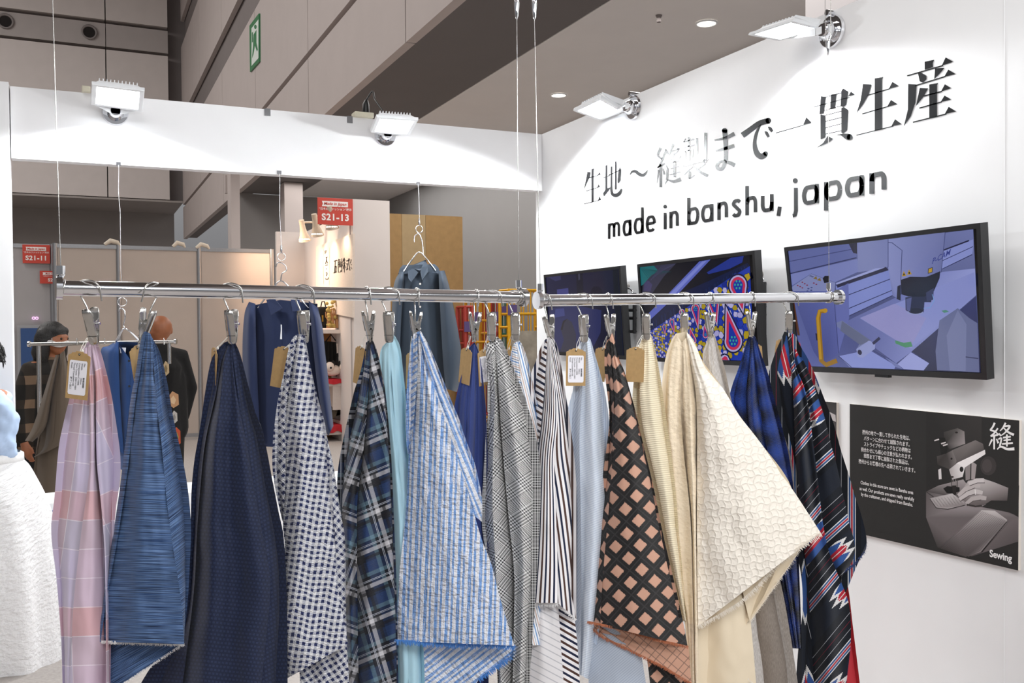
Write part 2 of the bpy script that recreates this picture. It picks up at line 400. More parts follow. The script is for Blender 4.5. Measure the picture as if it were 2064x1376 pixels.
# blue framed board and the little pink light on the grey partition
p, q = pv(34, 655, 13.05), pv(104, 800, 13.05)
r = thing('blue_board', (p.x, 13.05, q.z), 'blue board in a pale frame behind the dark haired visitor', 'board')
adopt(MB().box((p.x, 13.06, q.z), (q.x, 13.1, p.z)).build('frame', M('pale_frame', '#9a9a9c', .6)), r); adopt(MB().box((p.x+.04, 13.04, q.z), (q.x-.05, 13.065, p.z-.04)).build('face', M('board_blue', '#25487c', .5)), r)
c = pv(71, 641, 13.14); mb = MB()
for s in (-.018, .018): mb.tube([c+Vector((s+.016*math.cos(a), 0, .015*math.sin(a))) for a in [2*PI*i/14 for i in range(15)]], .004, 6)
tag(mb.build('lit_symbol', M('pink_glow', '#f3b8f0', .5, emit=1.5), smooth=True), 'small glowing pink double loop on the grey partition above the blue board', 'light')

# neighbour booth: white front panel, recess with warm spot lamps, kanji sign, brown board
NB = M('neighbour_white', '#d8cfca', .7, var=.01, sc=4)
slab('wall_neighbour_front', (pv(711.5, 500, 11.3).x, 11.3, 0), (pv(786, 500, 11.3).x, 11.38, 3.09), NB)
nu = pv(613, 500, 14).x
slab('wall_neighbour_back', (pv(557, 500, 14).x, 14, 0), (nu+.08, 14.08, 2.93), NB)
slab('wall_neighbour_side', (nu, 11.4, 0), (nu+.08, 14.0, 2.93), NB)
p, q = pv(786, 430, 12), pv(932, 430, 12)
kraft_board = M('brown_board', '#94754a', .8, var=.08, sc=12)
r = thing('brown_board', (p.x, 12, 0), 'tall brown board standing behind the dark slate shirt', 'board')
us = [p.x-.2, pv(810, 500, 12).x, pv(858, 500, 12).x, q.x]
for i in range(3): adopt(MB().box((us[i]+(.004 if i else 0), 12, .0), (us[i+1], 12.03, p.z)).build('plank', M('brown_board_pale', '#9c8663', .8, var=.05, sc=12) if i == 1 else kraft_board), r)
def cone_lamp(px, py, lab, i):
    c = pv(px, py, 12.6-i*.6); d = Vector((.25, .35, -1)).normalized()
    r = thing('spot_lamp', c, lab, 'lamp', 'cone lamps over the neighbouring shelves'); sh = M('lamp_cream', '#cdbda8', .5); R = .085
    adopt(MB().tube([c-d*.26, c-d*.2, c-d*.14, c-d*.03], [.035, .04, .05, R], 16, False).build('shade', sh, smooth=True), r)
    adopt(MB().tube([c-d*.32, c-d*.255], .036, 12).build('holder', sh, smooth=True), r)
    adopt(MB().tube([c-d*.29, (nu, (c-d*.29).y+.1, (c-d*.29).z+.03)], .014, 8).build('arm', sh, smooth=True), r)
    adopt(MB().ball(c-d*.045, (R*.93, R*.93, .03)).build('bulb', M('bulb_glow', '#fff3dc', .5, emit=5.), smooth=True), r)
    lamp('SPOT', 'spot_lamp_light', c+d*.03, (.8, .15, -1.05), 9, .04, (1, .74, .5), 120, 1.)
cone_lamp(615.5, 489, 'cream cone lamp farthest from the red sign S21-13', 0); cone_lamp(641, 479, 'cream cone lamp directly under the red sign S21-13', 1); cone_lamp(671, 465, 'cream cone lamp partly hidden by the red sign S21-13', 2)
lamp('AREA', 'neighbour_booth_fill', (nu-1.3, 12.3, 2.95), (.75, .3, -.6), 16, .5, (1, .72, .52), 95)  # unseen area light added to turn the recess walls peach
# sign board on the side wall with a tall seal and company name
bl = M('sign_ink', '#1b1715', .6)
P = lambda x, y: pu(x, y, nu-.03)
q = [P(637, 497), P(711, 471), P(711, 640), P(637, 625)]
r = thing('company_sign', q[3], 'warm lit wall board with black company name above the shelves', 'sign')
adopt(MB().hexa(q, [x+Vector((.025, 0, 0)) for x in q]).build('board', M('board_cream', '#e6d6c8', .7)), r)
a = Art(540, 380, 6.2526, lambda x, y: pu(x, y, nu-.034), (-1, 0, 0), .0004)
K = '#1b1715'
for st in (((830, 915), (870, 900)), ((825, 1062), (866, 1048)), ((838, 985), (862, 975)), ((848, 908), (840, 1060)), ((860, 975), (856, 1052))): a.rib(st, 9, K, True)
for st in (((893, 885), (880, 915)), ((893, 892), (908, 888), (900, 915)), ((884, 925), (912, 915), (912, 985), (884, 992), (884, 925)), ((898, 920), (898, 988)), ((884, 955), (912, 948)), ((884, 992), (886, 1055), (918, 1045), (918, 1025))): a.rib(st, 8, K, True)
for st in (((930, 880), (930, 1050)), ((922, 930), (944, 922)), ((930, 930), (922, 990)), ((931, 935), (942, 975)), ((952, 880), (946, 920)), ((948, 905), (974, 896)), ((944, 945), (978, 932)), ((961, 870), (961, 1055)), ((960, 950), (946, 1010)), ((962, 950), (978, 1000))): a.rib(st, 7, K, True)
for st in (((984, 912), (1028, 898)), ((988, 950), (1010, 942)), ((998, 950), (996, 1010)), ((984, 1022), (1012, 1005)), ((1014, 880), (1020, 960), (1032, 1030)), ((1024, 880), (1030, 892))): a.rib(st, 8, K, True)
for st in (((1048, 890), (1038, 940)), ((1040, 960), (1056, 955)), ((1042, 985), (1056, 1010))): a.rib(st, 7, K, True)
adopt(a.mb.build('company_name', MC('sign_print')), r)
a = Art(540, 380, 6.2526, lambda x, y: pu(x, y, nu-.034), (-1, 0, 0), .0004)
for st in (((712, 790), (740, 782)), ((712, 805), (740, 797)), ((712, 820), (728, 816)), ((726, 870), (750, 860)), ((738, 862), (736, 905), (724, 950)), ((736, 905), (752, 940)), ((722, 968), (754, 958)), ((730, 1010), (742, 1012)), ((728, 1065), (740, 1050), (744, 1075), (734, 1100)), ((722, 1125), (730, 1142), (755, 1140), (762, 1118))): a.rib(st, 8, K, True)
for st in (((700, 760), (700, 1200), (712, 1225), (768, 1222), (775, 1195), (775, 860))): a.rib(((700, 760), (698, 1000), (702, 1200)), 2, '#8a7566', True)
a.rib(((775, 740), (773, 1000), (772, 1215)), 2, '#8a7566', True)
adopt(a.mb.build('tall_seal', MC('sign_print')), r)

# shelf with goods
SV = 11.9
su0, su1 = pv(640, 700, SV).x-.25, pv(716, 700, SV).x
Zs = lambda y: pv(680, y, SV).z
sw = M('shelf_white', '#dccfc6', .6, var=.02)
r = thing('shelf_unit', (su0, SV, 0), 'white shelf unit of the neighbouring booth under the warm lamps', 'shelf')
for y in (664, 770, 868): adopt(MB().box((su0, SV, Zs(y)-.05), (su1, SV+.5, Zs(y))).build('shelf_board', sw), r)
adopt(MB().box((su1-.30, SV+.02, Zs(826)), (su1-.06, SV+.45, Zs(770)-.05)).build('side_panel', sw), r)
adopt(MB().box((su0, SV+.5, 0), (su1, SV+.53, Zs(664))).build('back_panel', M('shelf_back', '#a8743f', .7)), r)
blk = M('black_cloth', '#15130f', .85, bump=.2); woody = M('pale_wood', '#c08d5e', .6); redc = M('red_cloth', '#b8202a', .85)
def onshelf(px, py, V=SV+.2): return pv(px, py, V)
def bag(px, py, w, h, label):
    c = onshelf(px, py); r = thing('bag', c, label, 'bag', None)
    adopt(edge(MB().box((c.x-w/2, c.y-.07, c.z), (c.x+w/2, c.y+.07, c.z+h)).build('body', blk), .03, 3), r)
    adopt(MB().box((c.x-w*.35, c.y-.09, c.z+h*.12), (c.x+w*.35, c.y-.065, c.z+h*.5)).build('pocket', blk), r)
    adopt(MB().tube([(c.x-w*.2, c.y, c.z+h), (c.x-w*.1, c.y, c.z+h*1.25), (c.x+w*.1, c.y, c.z+h*1.25), (c.x+w*.2, c.y, c.z+h)], .008, 8).build('handle', blk, smooth=True), r)
    for s in (-.2, .2): adopt(MB().box((c.x+s*w-.01, c.y-.095, c.z+h*.3), (c.x+s*w+.01, c.y-.085, c.z+h*.6)).build('buckle', M('brass', '#c69a45', .3, 1.)), r)
bag(697, 661, .22, .33, 'black backpack with brass buckles on the top shelf'); bag(652, 661, .16, .28, 'black handbag behind the wooden hands on the top shelf')
for i, (px, h, lb) in enumerate(((662, .24, 'wooden display hand nearest the black handbag'), (670, .27, 'tallest wooden display hand, wearing a yellow garland'), (679, .2, 'short wooden display hand beside the backpack'))):
    c = onshelf(px, 661, SV+.12); r = thing('display_hand', c, lb, 'display hand', 'wooden display hands on the shelf')
    adopt(MB().tube([c, c+Vector((0, 0, h*.45)), c+Vector((0, 0, h*.6))], [.03, .026, .036], 10).build('palm', woody, smooth=True), r)
    for k in range(4): adopt(MB().tube([c+Vector((-.03+.02*k, 0, h*.55)), c+Vector((-.036+.024*k, -.01, h*(.9+.05*(k in (1, 2))))), ], [.011, .008], 8).build('finger', woody, smooth=True), r)
    adopt(MB().tube([c+Vector((.03, 0, h*.45)), c+Vector((.055, -.01, h*.68))], [.012, .008], 8).build('thumb', woody, smooth=True), r)
c = onshelf(672, 640, SV+.1)
mb = MB()
for k in range(30): mb.ball(c+Vector((random.uniform(-.09, .07), random.uniform(-.05, .03), random.uniform(-.12, .28))), random.uniform(.015, .03), 7, 5)
tag(mb.build('garland', M('dried_yellow', '#b9a05a', .8), smooth=True), 'yellow dried garland draped over the wooden display hands', 'garland')
c = onshelf(668, 757, SV+.25)
r = thing('black_garment', (c.x, c.y, c.z), 'black ribbed bag hanging under the top shelf', 'bag')
mb = MB(); rows = []
for j in range(12):
    t = j/11; rows.append([(c.x+(i/23-.5)*.42*(.75+.35*math.sin(t*1.7)), c.y-.03*math.cos(i*2.1)-.03, c.z+.46*(1-t)-.05*(i/23-.2)**2) for i in range(24)])
adopt(mb.grid(rows).build('body', blk, smooth=True), r); adopt(MB().tube([(c.x-.1, c.y, c.z+.42), (c.x, c.y, c.z+.55), (c.x+.1, c.y, c.z+.42)], .01, 8).build('strap', blk, smooth=True), r)
pw = M('plush_white', '#e6d5c8', .95, bump=.4); pb = M('plush_black', '#1b1817', .95)
for px, py, s, lb in ((670, 757, 1., 'white plush puppy with a dark nose lying on the red cloth'), (699, 757, 1.05, 'white plush puppy with one black ear beside the panel edge')):
    c = onshelf(px, py, SV+.08)+Vector((0, 0, .07)); r = thing('plush_puppy', c, lb, 'plush toy', 'plush puppies on the shelf')
    adopt(MB().ball(c, (.12*s, .08, .075)).build('body', pw, smooth=True), r); adopt(MB().ball(c+Vector((-.05, -.06, .05)), .065).build('head', pw, smooth=True), r)
    for q in (-1, 1): adopt(MB().ball(c+Vector((-.05+q*.05, -.05, .09)), (.028, .02, .045)).build('ear', pb, smooth=True), r)
    adopt(MB().ball(c+Vector((-.05, -.125, .04)), .014).build('nose', pb, smooth=True), r)
c = onshelf(683, 722, SV+.15); r = thing('rabbit_toy', c, 'slim black and white rabbit toy sitting behind the plush puppies', 'plush toy')
adopt(MB().tube([c+Vector((0, 0, -.2)), c+Vector((0, 0, -.05)), c+Vector((0, 0, .02))], [.06, .05, .03], 10).build('body', pb, smooth=True), r); adopt(MB().ball(c+Vector((0, -.01, .04)), (.035, .035, .04)).build('head', pb, smooth=True), r)
for q in (-1, 1): adopt(MB().tube([c+Vector((q*.014, 0, .07)), c+Vector((q*.022, 0, .2))], [.014, .01], 8).build('ear', pw, smooth=True), r)
def drape(name, x0, x1, y, drop, label):
    a, b = onshelf(x0, y, SV-.01), onshelf(x1, y, SV-.01); rows = []
    for j in range(7):
        t = j/6; rows.append([(a.x+(b.x-a.x)*i/20, a.y-.01*math.sin(i*1.9)*t-.02*t, a.z+.012-drop*t*(1+.15*math.sin(i*.9))) for i in range(21)])
    back = [(p[0], p[1]+.4, a.z+.012) for p in rows[0]]
    tag(MB().grid([back]+rows).build(name, redc, smooth=True), label, 'cloth')
drape('red_cloth', 640, 714, 767, .06, 'red cloth under the plush puppies'); drape('red_cloth', 640, 704, 860, .09, 'red cloth under the two dark cases')
for px, py, rx, lb in ((690, 845, .25, 'dark case tilted on the lower red cloth, nearer the white panel'), (672, 840, -.3, 'dark olive case leaning beside the other case on the red cloth')):
    c = onshelf(px, py, SV+.1); r = thing('case', c, lb, 'case')
    mt = M('case_grey', '#4a4340', .8, bump=.3) if rx > 0 else M('case_olive', '#4b4335', .8, bump=.3)
    b = edge(MB().box((-.13, -.05, -.02), (.13, .05, .14)).build('body', mt), .025, 3); b.matrix_world = Matrix.Translation(c) @ Matrix.Rotation(rx, 4, 'Y'); b.parent = r; b.matrix_parent_inverse = Matrix.Translation(-c)
    l = MB().box((-.132, -.053, .085), (.132, .053, .09)).build('zip', blk); l.matrix_world = b.matrix_world; l.parent = r; l.matrix_parent_inverse = Matrix.Translation(-c)
c = onshelf(682, 930, SV+.1); tag(MB().ball(c+Vector((0, 0, .06)), (.12, .1, .07)).build('folded_bundle', M('brick_cloth', '#8f4a40', .9, bump=.4), smooth=True), 'brick red bundle on the lowest shelf of the neighbouring booth', 'cloth')

# roll cages by the grey wall
def cage(x0, x1, ytop, V, col, label, panel=None):
    a, b = pv(x0, ytop, V), pv(x1, ytop, V); D = .3; zt = a.z
    r = thing('roll_cage', ((a.x+b.x)/2, V, 0), label, 'roll cage'); mt = M('cage_'+col[1:], col, .45, var=.06)
    for (u, v) in ((a.x, V), (b.x, V), (a.x, V+D), (b.x, V+D)):
        adopt(MB().tube([(u, v, .12), (u, v, zt)], .024, 8).build('post', mt, smooth=True), r)
        adopt(MB().tube([(u-.02, v, .06), (u+.02, v, .06)], .06, 14).build('caster', blk, smooth=True), r)
    for v, nm in ((V, 'front_gate'), (V+D, 'rear_gate')):
        g = MB(); 
        for z in (zt, zt-.32, zt-.62, zt-1.1, .2): g.tube([(a.x, v, z), (b.x, v, z)], .018, 7)
        n = max(3, int((b.x-a.x)/.1))
        for i in range(1, n): u = a.x+(b.x-a.x)*i/n; g.tube([(u, v, .2), (u, v, zt)], .009, 6)
        adopt(g.build(nm, mt, smooth=True), r)
    for u in (a.x, b.x):
        g = MB()
        for z in (zt, zt-.5, .2): g.tube([(u, V, z), (u, V+D, z)], .018, 7)
        adopt(g.build('side_gate', mt, smooth=True), r)
    adopt(MB().box((a.x, V, .13), (b.x, V+D, .16)).build('deck', mt), r)
    if panel: adopt(MB().box((a.x+.02, V-.025, .2), (b.x-.02, V-.01, zt-.55)).build('cover_panel', M('grimy_panel', '#9a9285', .9, var=.25, sc=6)), r)
    adopt(MB().box((a.x-.03, V-.035, zt-.34), (a.x+.1, V-.02, zt-.2)).build('name_plate', M('plate_violet', '#5a4a7c', .5)), r)
    return r
cage(938, 952, 618, 11.6, '#a23a33', 'narrow red roll cage beside the brown board')
cage(955, 986, 600, 11.9, '#c08a1c', 'yellow roll cage between two red ones')
cage(990, 1006, 600, 12.2, '#9b231f', 'deep red roll cage nearest the green one')
cage(1008, 1022, 590, 12.6, '#1f5a45', 'dark green roll cage between red and yellow ones')
cage(1026, 1098, 584, 11.2, '#d09a16', 'yellow roll cage with a grimy cover panel beside the blank screen', True)
# ---------------------------------------------------------------- lettering on the display wall
vinyl = MC('vinyl_black', 0, .27, .22)
K = '#151517'
def wallart(ox, oy, sc): return Art(ox, oy, sc, lambda x, y: pu(x, y, WU-.0015), (-1, 0, 0), .0)
a = wallart(1480, 90, 4.3)
R = lambda p, w: a.rib(p, w, K)
Q = lambda *p: a.poly(p, K)
# de
a.rib(spl([(80, 778, 62), (140, 735, 46), (220, 678, 46), (292, 660, 52)]) and [(p[0], p[1]) for p in spl([(70, 785, 50), (140, 735, 46), (220, 680, 46), (300, 658, 50)])], [p[2] for p in spl([(70, 785, 50), (140, 735, 46), (220, 680, 46), (300, 658, 50)])], K)
a.disc(295, 658, 25, K)
def brush(pts, n=6):
    s = spl(pts, n); a.rib([(p[0], p[1]) for p in s], [p[2] for p in s], K)
brush([(232, 690, 8), (195, 760, 28), (178, 850, 34), (192, 930, 48), (232, 968, 50), (275, 945, 46)]); a.disc(272, 944, 21, K)
brush([(264, 752, 6), (280, 765, 26), (300, 800, 22)]); brush([(292, 712, 6), (310, 725, 28), (330, 752, 22)])
R([(360, 765), (600, 697)], 8); Q((595, 696), (625, 628), (672, 676))
Q((750, 445), (793, 450), (775, 595), (738, 602)); Q((838, 430), (886, 425), (872, 548), (830, 560)); Q((928, 398), (945, 378), (988, 405), (970, 520), (945, 540), (920, 532))
for p in (((690, 540), (1000, 455)), ((790, 455), (930, 416)), ((775, 572), (930, 530)), ((790, 612), (930, 575)), ((790, 665), (930, 630)), ((790, 720), (930, 685)), ((790, 775), (930, 745))): R(p, 7)
Q((985, 450), (1010, 405), (1045, 432)); Q((745, 605), (790, 612), (790, 802), (748, 820)); Q((928, 548), (950, 540), (988, 565), (978, 740), (945, 770), (928, 762))
Q((808, 790), (860, 815), (820, 845), (700, 903), (770, 850)); brush([(885, 784, 3), (930, 780, 16), (975, 795, 52), (1005, 800, 50)]); a.disc(1000, 800, 26, K)
Q((1115, 340), (1190, 345), (1165, 430), (1120, 510), (1058, 597), (1095, 480)); Q((1217, 292), (1293, 278), (1280, 300), (1280, 730), (1217, 745))
for p, t in ((((1150, 440), (1350, 380)), ((1337, 385), (1370, 322), (1427, 358))), (((1108, 600), (1340, 533)), ((1322, 540), (1358, 478), (1415, 515))), (((1058, 785), (1380, 705)), ((1360, 708), (1393, 645), (1452, 688)))): R(p, 9); Q(*t)
Q((1650, 148), (1732, 130), (1720, 160), (1722, 195), (1650, 218)); Q((1590, 240), (1625, 245), (1665, 270), (1665, 300), (1635, 330), (1607, 318)); Q((1740, 205), (1822, 200), (1790, 240), (1733, 300))
for p, t in ((((1497, 270), (1810, 180)), ((1797, 183), (1832, 110), (1897, 148))), (((1570, 355), (1830, 275)), ((1818, 280), (1855, 215), (1918, 255))), (((1640, 445), (1800, 405)), ((1790, 408), (1825, 342), (1880, 377))), (((1603, 550), (1800, 495)), ((1787, 498), (1822, 440), (1880, 475))), (((1548, 672), (1840, 600)), ((1823, 602), (1858, 538), (1922, 578)))): R(p, 11); Q(*t)
Q((1507, 340), (1580, 345), (1570, 500), (1530, 620), (1468, 710), (1505, 560)); Q((1607, 375), (1680, 378), (1640, 450), (1575, 533)); Q((1690, 345), (1770, 330), (1757, 350), (1757, 620), (1690, 635))
first = a.mb
a = wallart(1160, 100, 4.3); a.mb = first
Q((103, 1058), (133, 1062), (125, 1100), (70, 1218), (92, 1120)); Q((138, 1035), (163, 1028), (158, 1045), (158, 1315), (138, 1325))
for p, t in ((((110, 1112), (195, 1088)), ((188, 1090), (208, 1060), (218, 1083))), (((92, 1225), (195, 1195)), ((185, 1198), (200, 1165), (213, 1188))), (((70, 1338), (205, 1305)), ((195, 1308), (205, 1268), (224, 1300))), (((240, 1110), (295, 1092)), ((286, 1095), (296, 1068), (303, 1085)))): R(p, 6); Q(*t)
Q((258, 1005), (276, 998), (276, 1205), (258, 1230)); Q((238, 1245), (262, 1208), (305, 1190), (300, 1203), (245, 1272))
brush([(312, 1010, 14), (311, 1150, 16), (315, 1240, 24), (345, 1262, 30), (380, 1245, 30), (400, 1205, 14)]); Q((342, 970), (356, 965), (356, 1210), (340, 1212)); R([(285, 1090), (385, 1045)], 7); Q((372, 1042), (385, 1018), (397, 1040), (390, 1130), (375, 1158), (362, 1150))
brush([(470, 1086, 4), (490, 1058, 18), (520, 1055, 26), (555, 1080, 28), (590, 1085, 24), (628, 1042, 4)])
brush([(738, 850, 22), (713, 915, 16), (752, 948, 16)]); brush([(785, 862, 14), (738, 985, 16), (712, 1025, 10)]); brush([(774, 862, 6), (788, 885, 24), (800, 905, 14)]); R([(738, 990), (738, 1192)], 22); brush([(722, 1040, 18), (706, 1160, 3)]); brush([(758, 1030, 8), (770, 1082, 20)]); R([(710, 1022), (775, 985)], 13)
brush([(848, 815, 18), (805, 925, 6)]); R([(828, 878), (900, 856)], 12); brush([(893, 858, 14), (820, 962, 8)]); brush([(830, 885, 8), (870, 910, 22), (908, 930, 30)])
for p in (((820, 985), (898, 960)), ((825, 1032), (898, 1010)), ((812, 1085), (908, 1060))): R(p, 9)
R([(858, 950), (858, 1105)], 20); brush([(785, 1000, 8), (800, 1040, 16)]); R([(796, 1040), (792, 1130)], 18); brush([(775, 1168, 4), (800, 1130, 12), (850, 1142, 24), (912, 1122, 38)])
R([(982, 760), (982, 962)], 18); R([(935, 800), (1028, 776)], 10); R([(930, 850), (1034, 822)], 10); R([(950, 880), (950, 952)], 13); R([(948, 885), (1016, 864)], 8); R([(1013, 862), (1010, 935)], 13); R([(955, 770), (940, 800)], 10)
R([(1052, 765), (1052, 905)], 15); R([(1128, 720), (1122, 975)], 26); R([(1100, 985), (1122, 970)], 10)
R([(930, 1012), (1152, 950)], 11); brush([(1018, 1000, 18), (940, 1088, 5)]); R([(990, 1055), (985, 1118)], 18); R([(985, 1118), (1032, 1088)], 8); brush([(1020, 1012, 8), (1085, 1062, 22), (1146, 1092, 28)]); brush([(1118, 985, 20), (1062, 1035, 6)]); brush([(1008, 958, 8), (1030, 985, 18)])
brush([(1205, 785, 12), (1300, 765, 26), (1376, 728, 36)]); brush([(1215, 878, 10), (1290, 858, 26), (1374, 832, 32)]); brush([(1292, 690, 44), (1302, 850, 36), (1302, 965, 34)]); brush([(1302, 955, 30), (1275, 1025, 30), (1238, 1032, 30), (1226, 1000, 26), (1262, 968, 20), (1330, 978, 30), (1382, 1002, 34)]); a.disc(1292, 702, 24, K)
tag(a.mb.build('wall_lettering', vinyl), 'large black Japanese lettering in two rising character groups on the white wall', 'lettering')
# latin line: geometric letters built from even strokes
a = wallart(1100, 0, 2.141)
base = lambda x: 1031-.1712*(x-270); xh = lambda x: 965-.1915*(x-270)
def arc(cx, cy, rx, ry, a0, a1, n=14): return [(cx+rx*math.cos(math.radians(a0+(a1-a0)*i/n)), cy+ry*math.sin(math.radians(a0+(a1-a0)*i/n))) for i in range(n+1)]
GL = {'m': [[(0, 0), (0, 1)], arc(.25, .66, .25, .32, 180, 0)+[(.5, 0)], arc(.75, .66, .25, .32, 180, 0)+[(1, 0)]],
 'n': [[(0, 0), (0, 1)], arc(.5, .6, .5, .38, 180, 0)+[(1, 0)]], 'u': [[(0, 1)]+arc(.5, .4, .5, .38, 180, 360)+[(1, 1)], [(1, 0), (1, .5)]],
 'h': [[(0, 0), (0, 1.62)], arc(.5, .6, .5, .38, 180, 0)+[(1, 0)]], 'a': [arc(.5, .5, .5, .5, 0, 360, 24), [(1, 0), (1, 1)]],
 'd': [arc(.5, .5, .5, .5, 0, 360, 24), [(1, 0), (1, 1.62)]], 'b': [arc(.5, .5, .5, .5, 0, 360, 24), [(0, 0), (0, 1.62)]], 'p': [arc(.5, .5, .5, .5, 0, 360, 24), [(0, 1), (0, -.45)]],
 'e': [arc(.5, .5, .5, .5, 0, 320, 24), [(0, .52), (1, .52)]], 's': [spl([(.92, .8), (.5, .98), (.1, .75), (.5, .52), (.9, .27), (.5, .02), (.06, .2)])],
 'i': [[(.5, 0), (.5, 1)]], 'j': [[(.9, 1), (.9, -.2), (.6, -.42), (0, -.42)]], ',': [[(.75, .16), (.1, -.32)]]}
words = {0: 'made', 4: 'in', 6: 'banshu,', 13: 'japan'}; lr = thing('wall_lettering', pu(1500, 440, WU), 'dark lowercase Latin line made in banshu, japan under the Japanese lettering', 'lettering')
for li, (ch, x0, x1) in enumerate((('m', 268, 321), ('a', 331, 370), ('d', 379, 423), ('e', 431, 475), ('i', 509, 521), ('n', 533, 574), ('b', 610, 663), ('a', 670, 724), ('n', 740, 787), ('s', 799, 848), ('h', 861, 913), ('u', 928, 984), (',', 994, 1021), ('j', 1056, 1090), ('a', 1105, 1179), ('p', 1200, 1279), ('a', 1290, 1374), ('n', 1396, 1470))):
    if li in words:
        if li: adopt(a.mb.build('word', vinyl), lr)
        a = wallart(1100, 0, 2.141)
    xm = (x0+x1)/2; H = base(xm)-xh(xm); wd = (.165+.08*(xm-270)/1200)*H; i = wd/2
    for st in GL[ch]:
        pts = []
        for lx, ly in st:
            x = x0+i+lx*(x1-x0-2*i); h = base(x)-xh(x); yy = ly*h
            if 0 < ly < 1 or ch in 'aebdpsnumh' and ly in (0, 1) and len(st) > 6: yy = min(max(yy, i*.9 if ly < .3 and len(st) > 6 else 0), h-i*.9)
            pts.append((x, base(x)-yy))
        a.rib(pts, wd*.98, K)
    if ch in 'ij':
        x = x0+i if ch == 'i' else x1-i*1.5
        if ch == 'i': x = xm
        a.disc(x, base(x)-1.38*(base(x)-xh(x)), wd*.62, K)
adopt(a.mb.build('word', vinyl), lr)

# ---------------------------------------------------------------- screens on the wall
bez = M('bezel_black', '#1d1d1f', .3, var=.05)
def screen_set(cor, label, art, d0=.075, d1=.125, bz=(16, 15, 16, 22)):
    # cor: top-left, top-right, bottom-right, bottom-left in the frame; the set leans forward at its top
    zt, zb = 1.79, 1.30
    n = Vector((-(zt-zb), 0, (d0-d1))).normalized(); p0 = Vector((WU-d0, 0, zb))
    T = lambda x, y: pl(x, y, p0, n)
    c = [T(*q) for q in cor]; ctr = sum(c, Vector())/4
    r = thing('wall_screen', ctr, label, 'television', 'screens on the display wall')
    back = [q - n*.035 for q in c]
    ux, uy = (c[1]-c[0]).normalized(), (c[0]-c[3]).normalized()
    L, Rr, Tp, Bt = .016, .016, .016, .020
    inn = [c[0]+ux*L-uy*Tp, c[1]-ux*Rr-uy*Tp, c[2]-ux*Rr+uy*Bt, c[3]+ux*L+uy*Bt]
    lip = [q - n*.006 for q in inn]
    mb = MB(); mb.grid([back, c, inn, lip], close=True); mb.face(back)
    adopt(mb.build('bezel', bez), r)
    adopt(MB().hexa([q - n*.0065 for q in inn], [q - n*.012 for q in inn]).build('screen', M('screen_glass', '#0a0a0e', .08)), r)
    a = art(lambda x, y: pl(x, y, p0 - n*.0060, n), n)
    adopt(a.mb.build('picture', MC('screen_light', .64, .12)), r)  # on the blank set these patches are painted reflections
    # mount behind
    mt = M('mount_black', '#1c1c1e', .5, .4)
    zc = (zt+zb)/2; vc = ctr.y
    adopt(MB().box((WU-.012, vc-.28, zc-.12), (WU-.001, vc+.28, zc+.12)).build('mount_plate', mt), r)
    arms = MB()
    for s in (-.2, .2): arms.hexa([(WU-.012, vc+s-.02, zc-.17), (WU-.012, vc+s+.02, zc-.17), (WU-.012, vc+s+.02, zc+.17), (WU-.012, vc+s-.02, zc+.17)], [(WU-d0+.028, vc+s-.02, zc-.17), (WU-d0+.028, vc+s+.02, zc-.17), (WU-d1+.045, vc+s+.02, zc+.17), (WU-d1+.045, vc+s-.02, zc+.17)])
    adopt(arms.build('mount_arm', mt), r)
    b = c[2]*.5+c[3]*.5 - n*.015
    adopt(MB().box((b.x-.012, b.y-.03, b.z-.010), (b.x+.006, b.y+.03, b.z+.004)).build('sensor', bez), r)
    return r, T, n
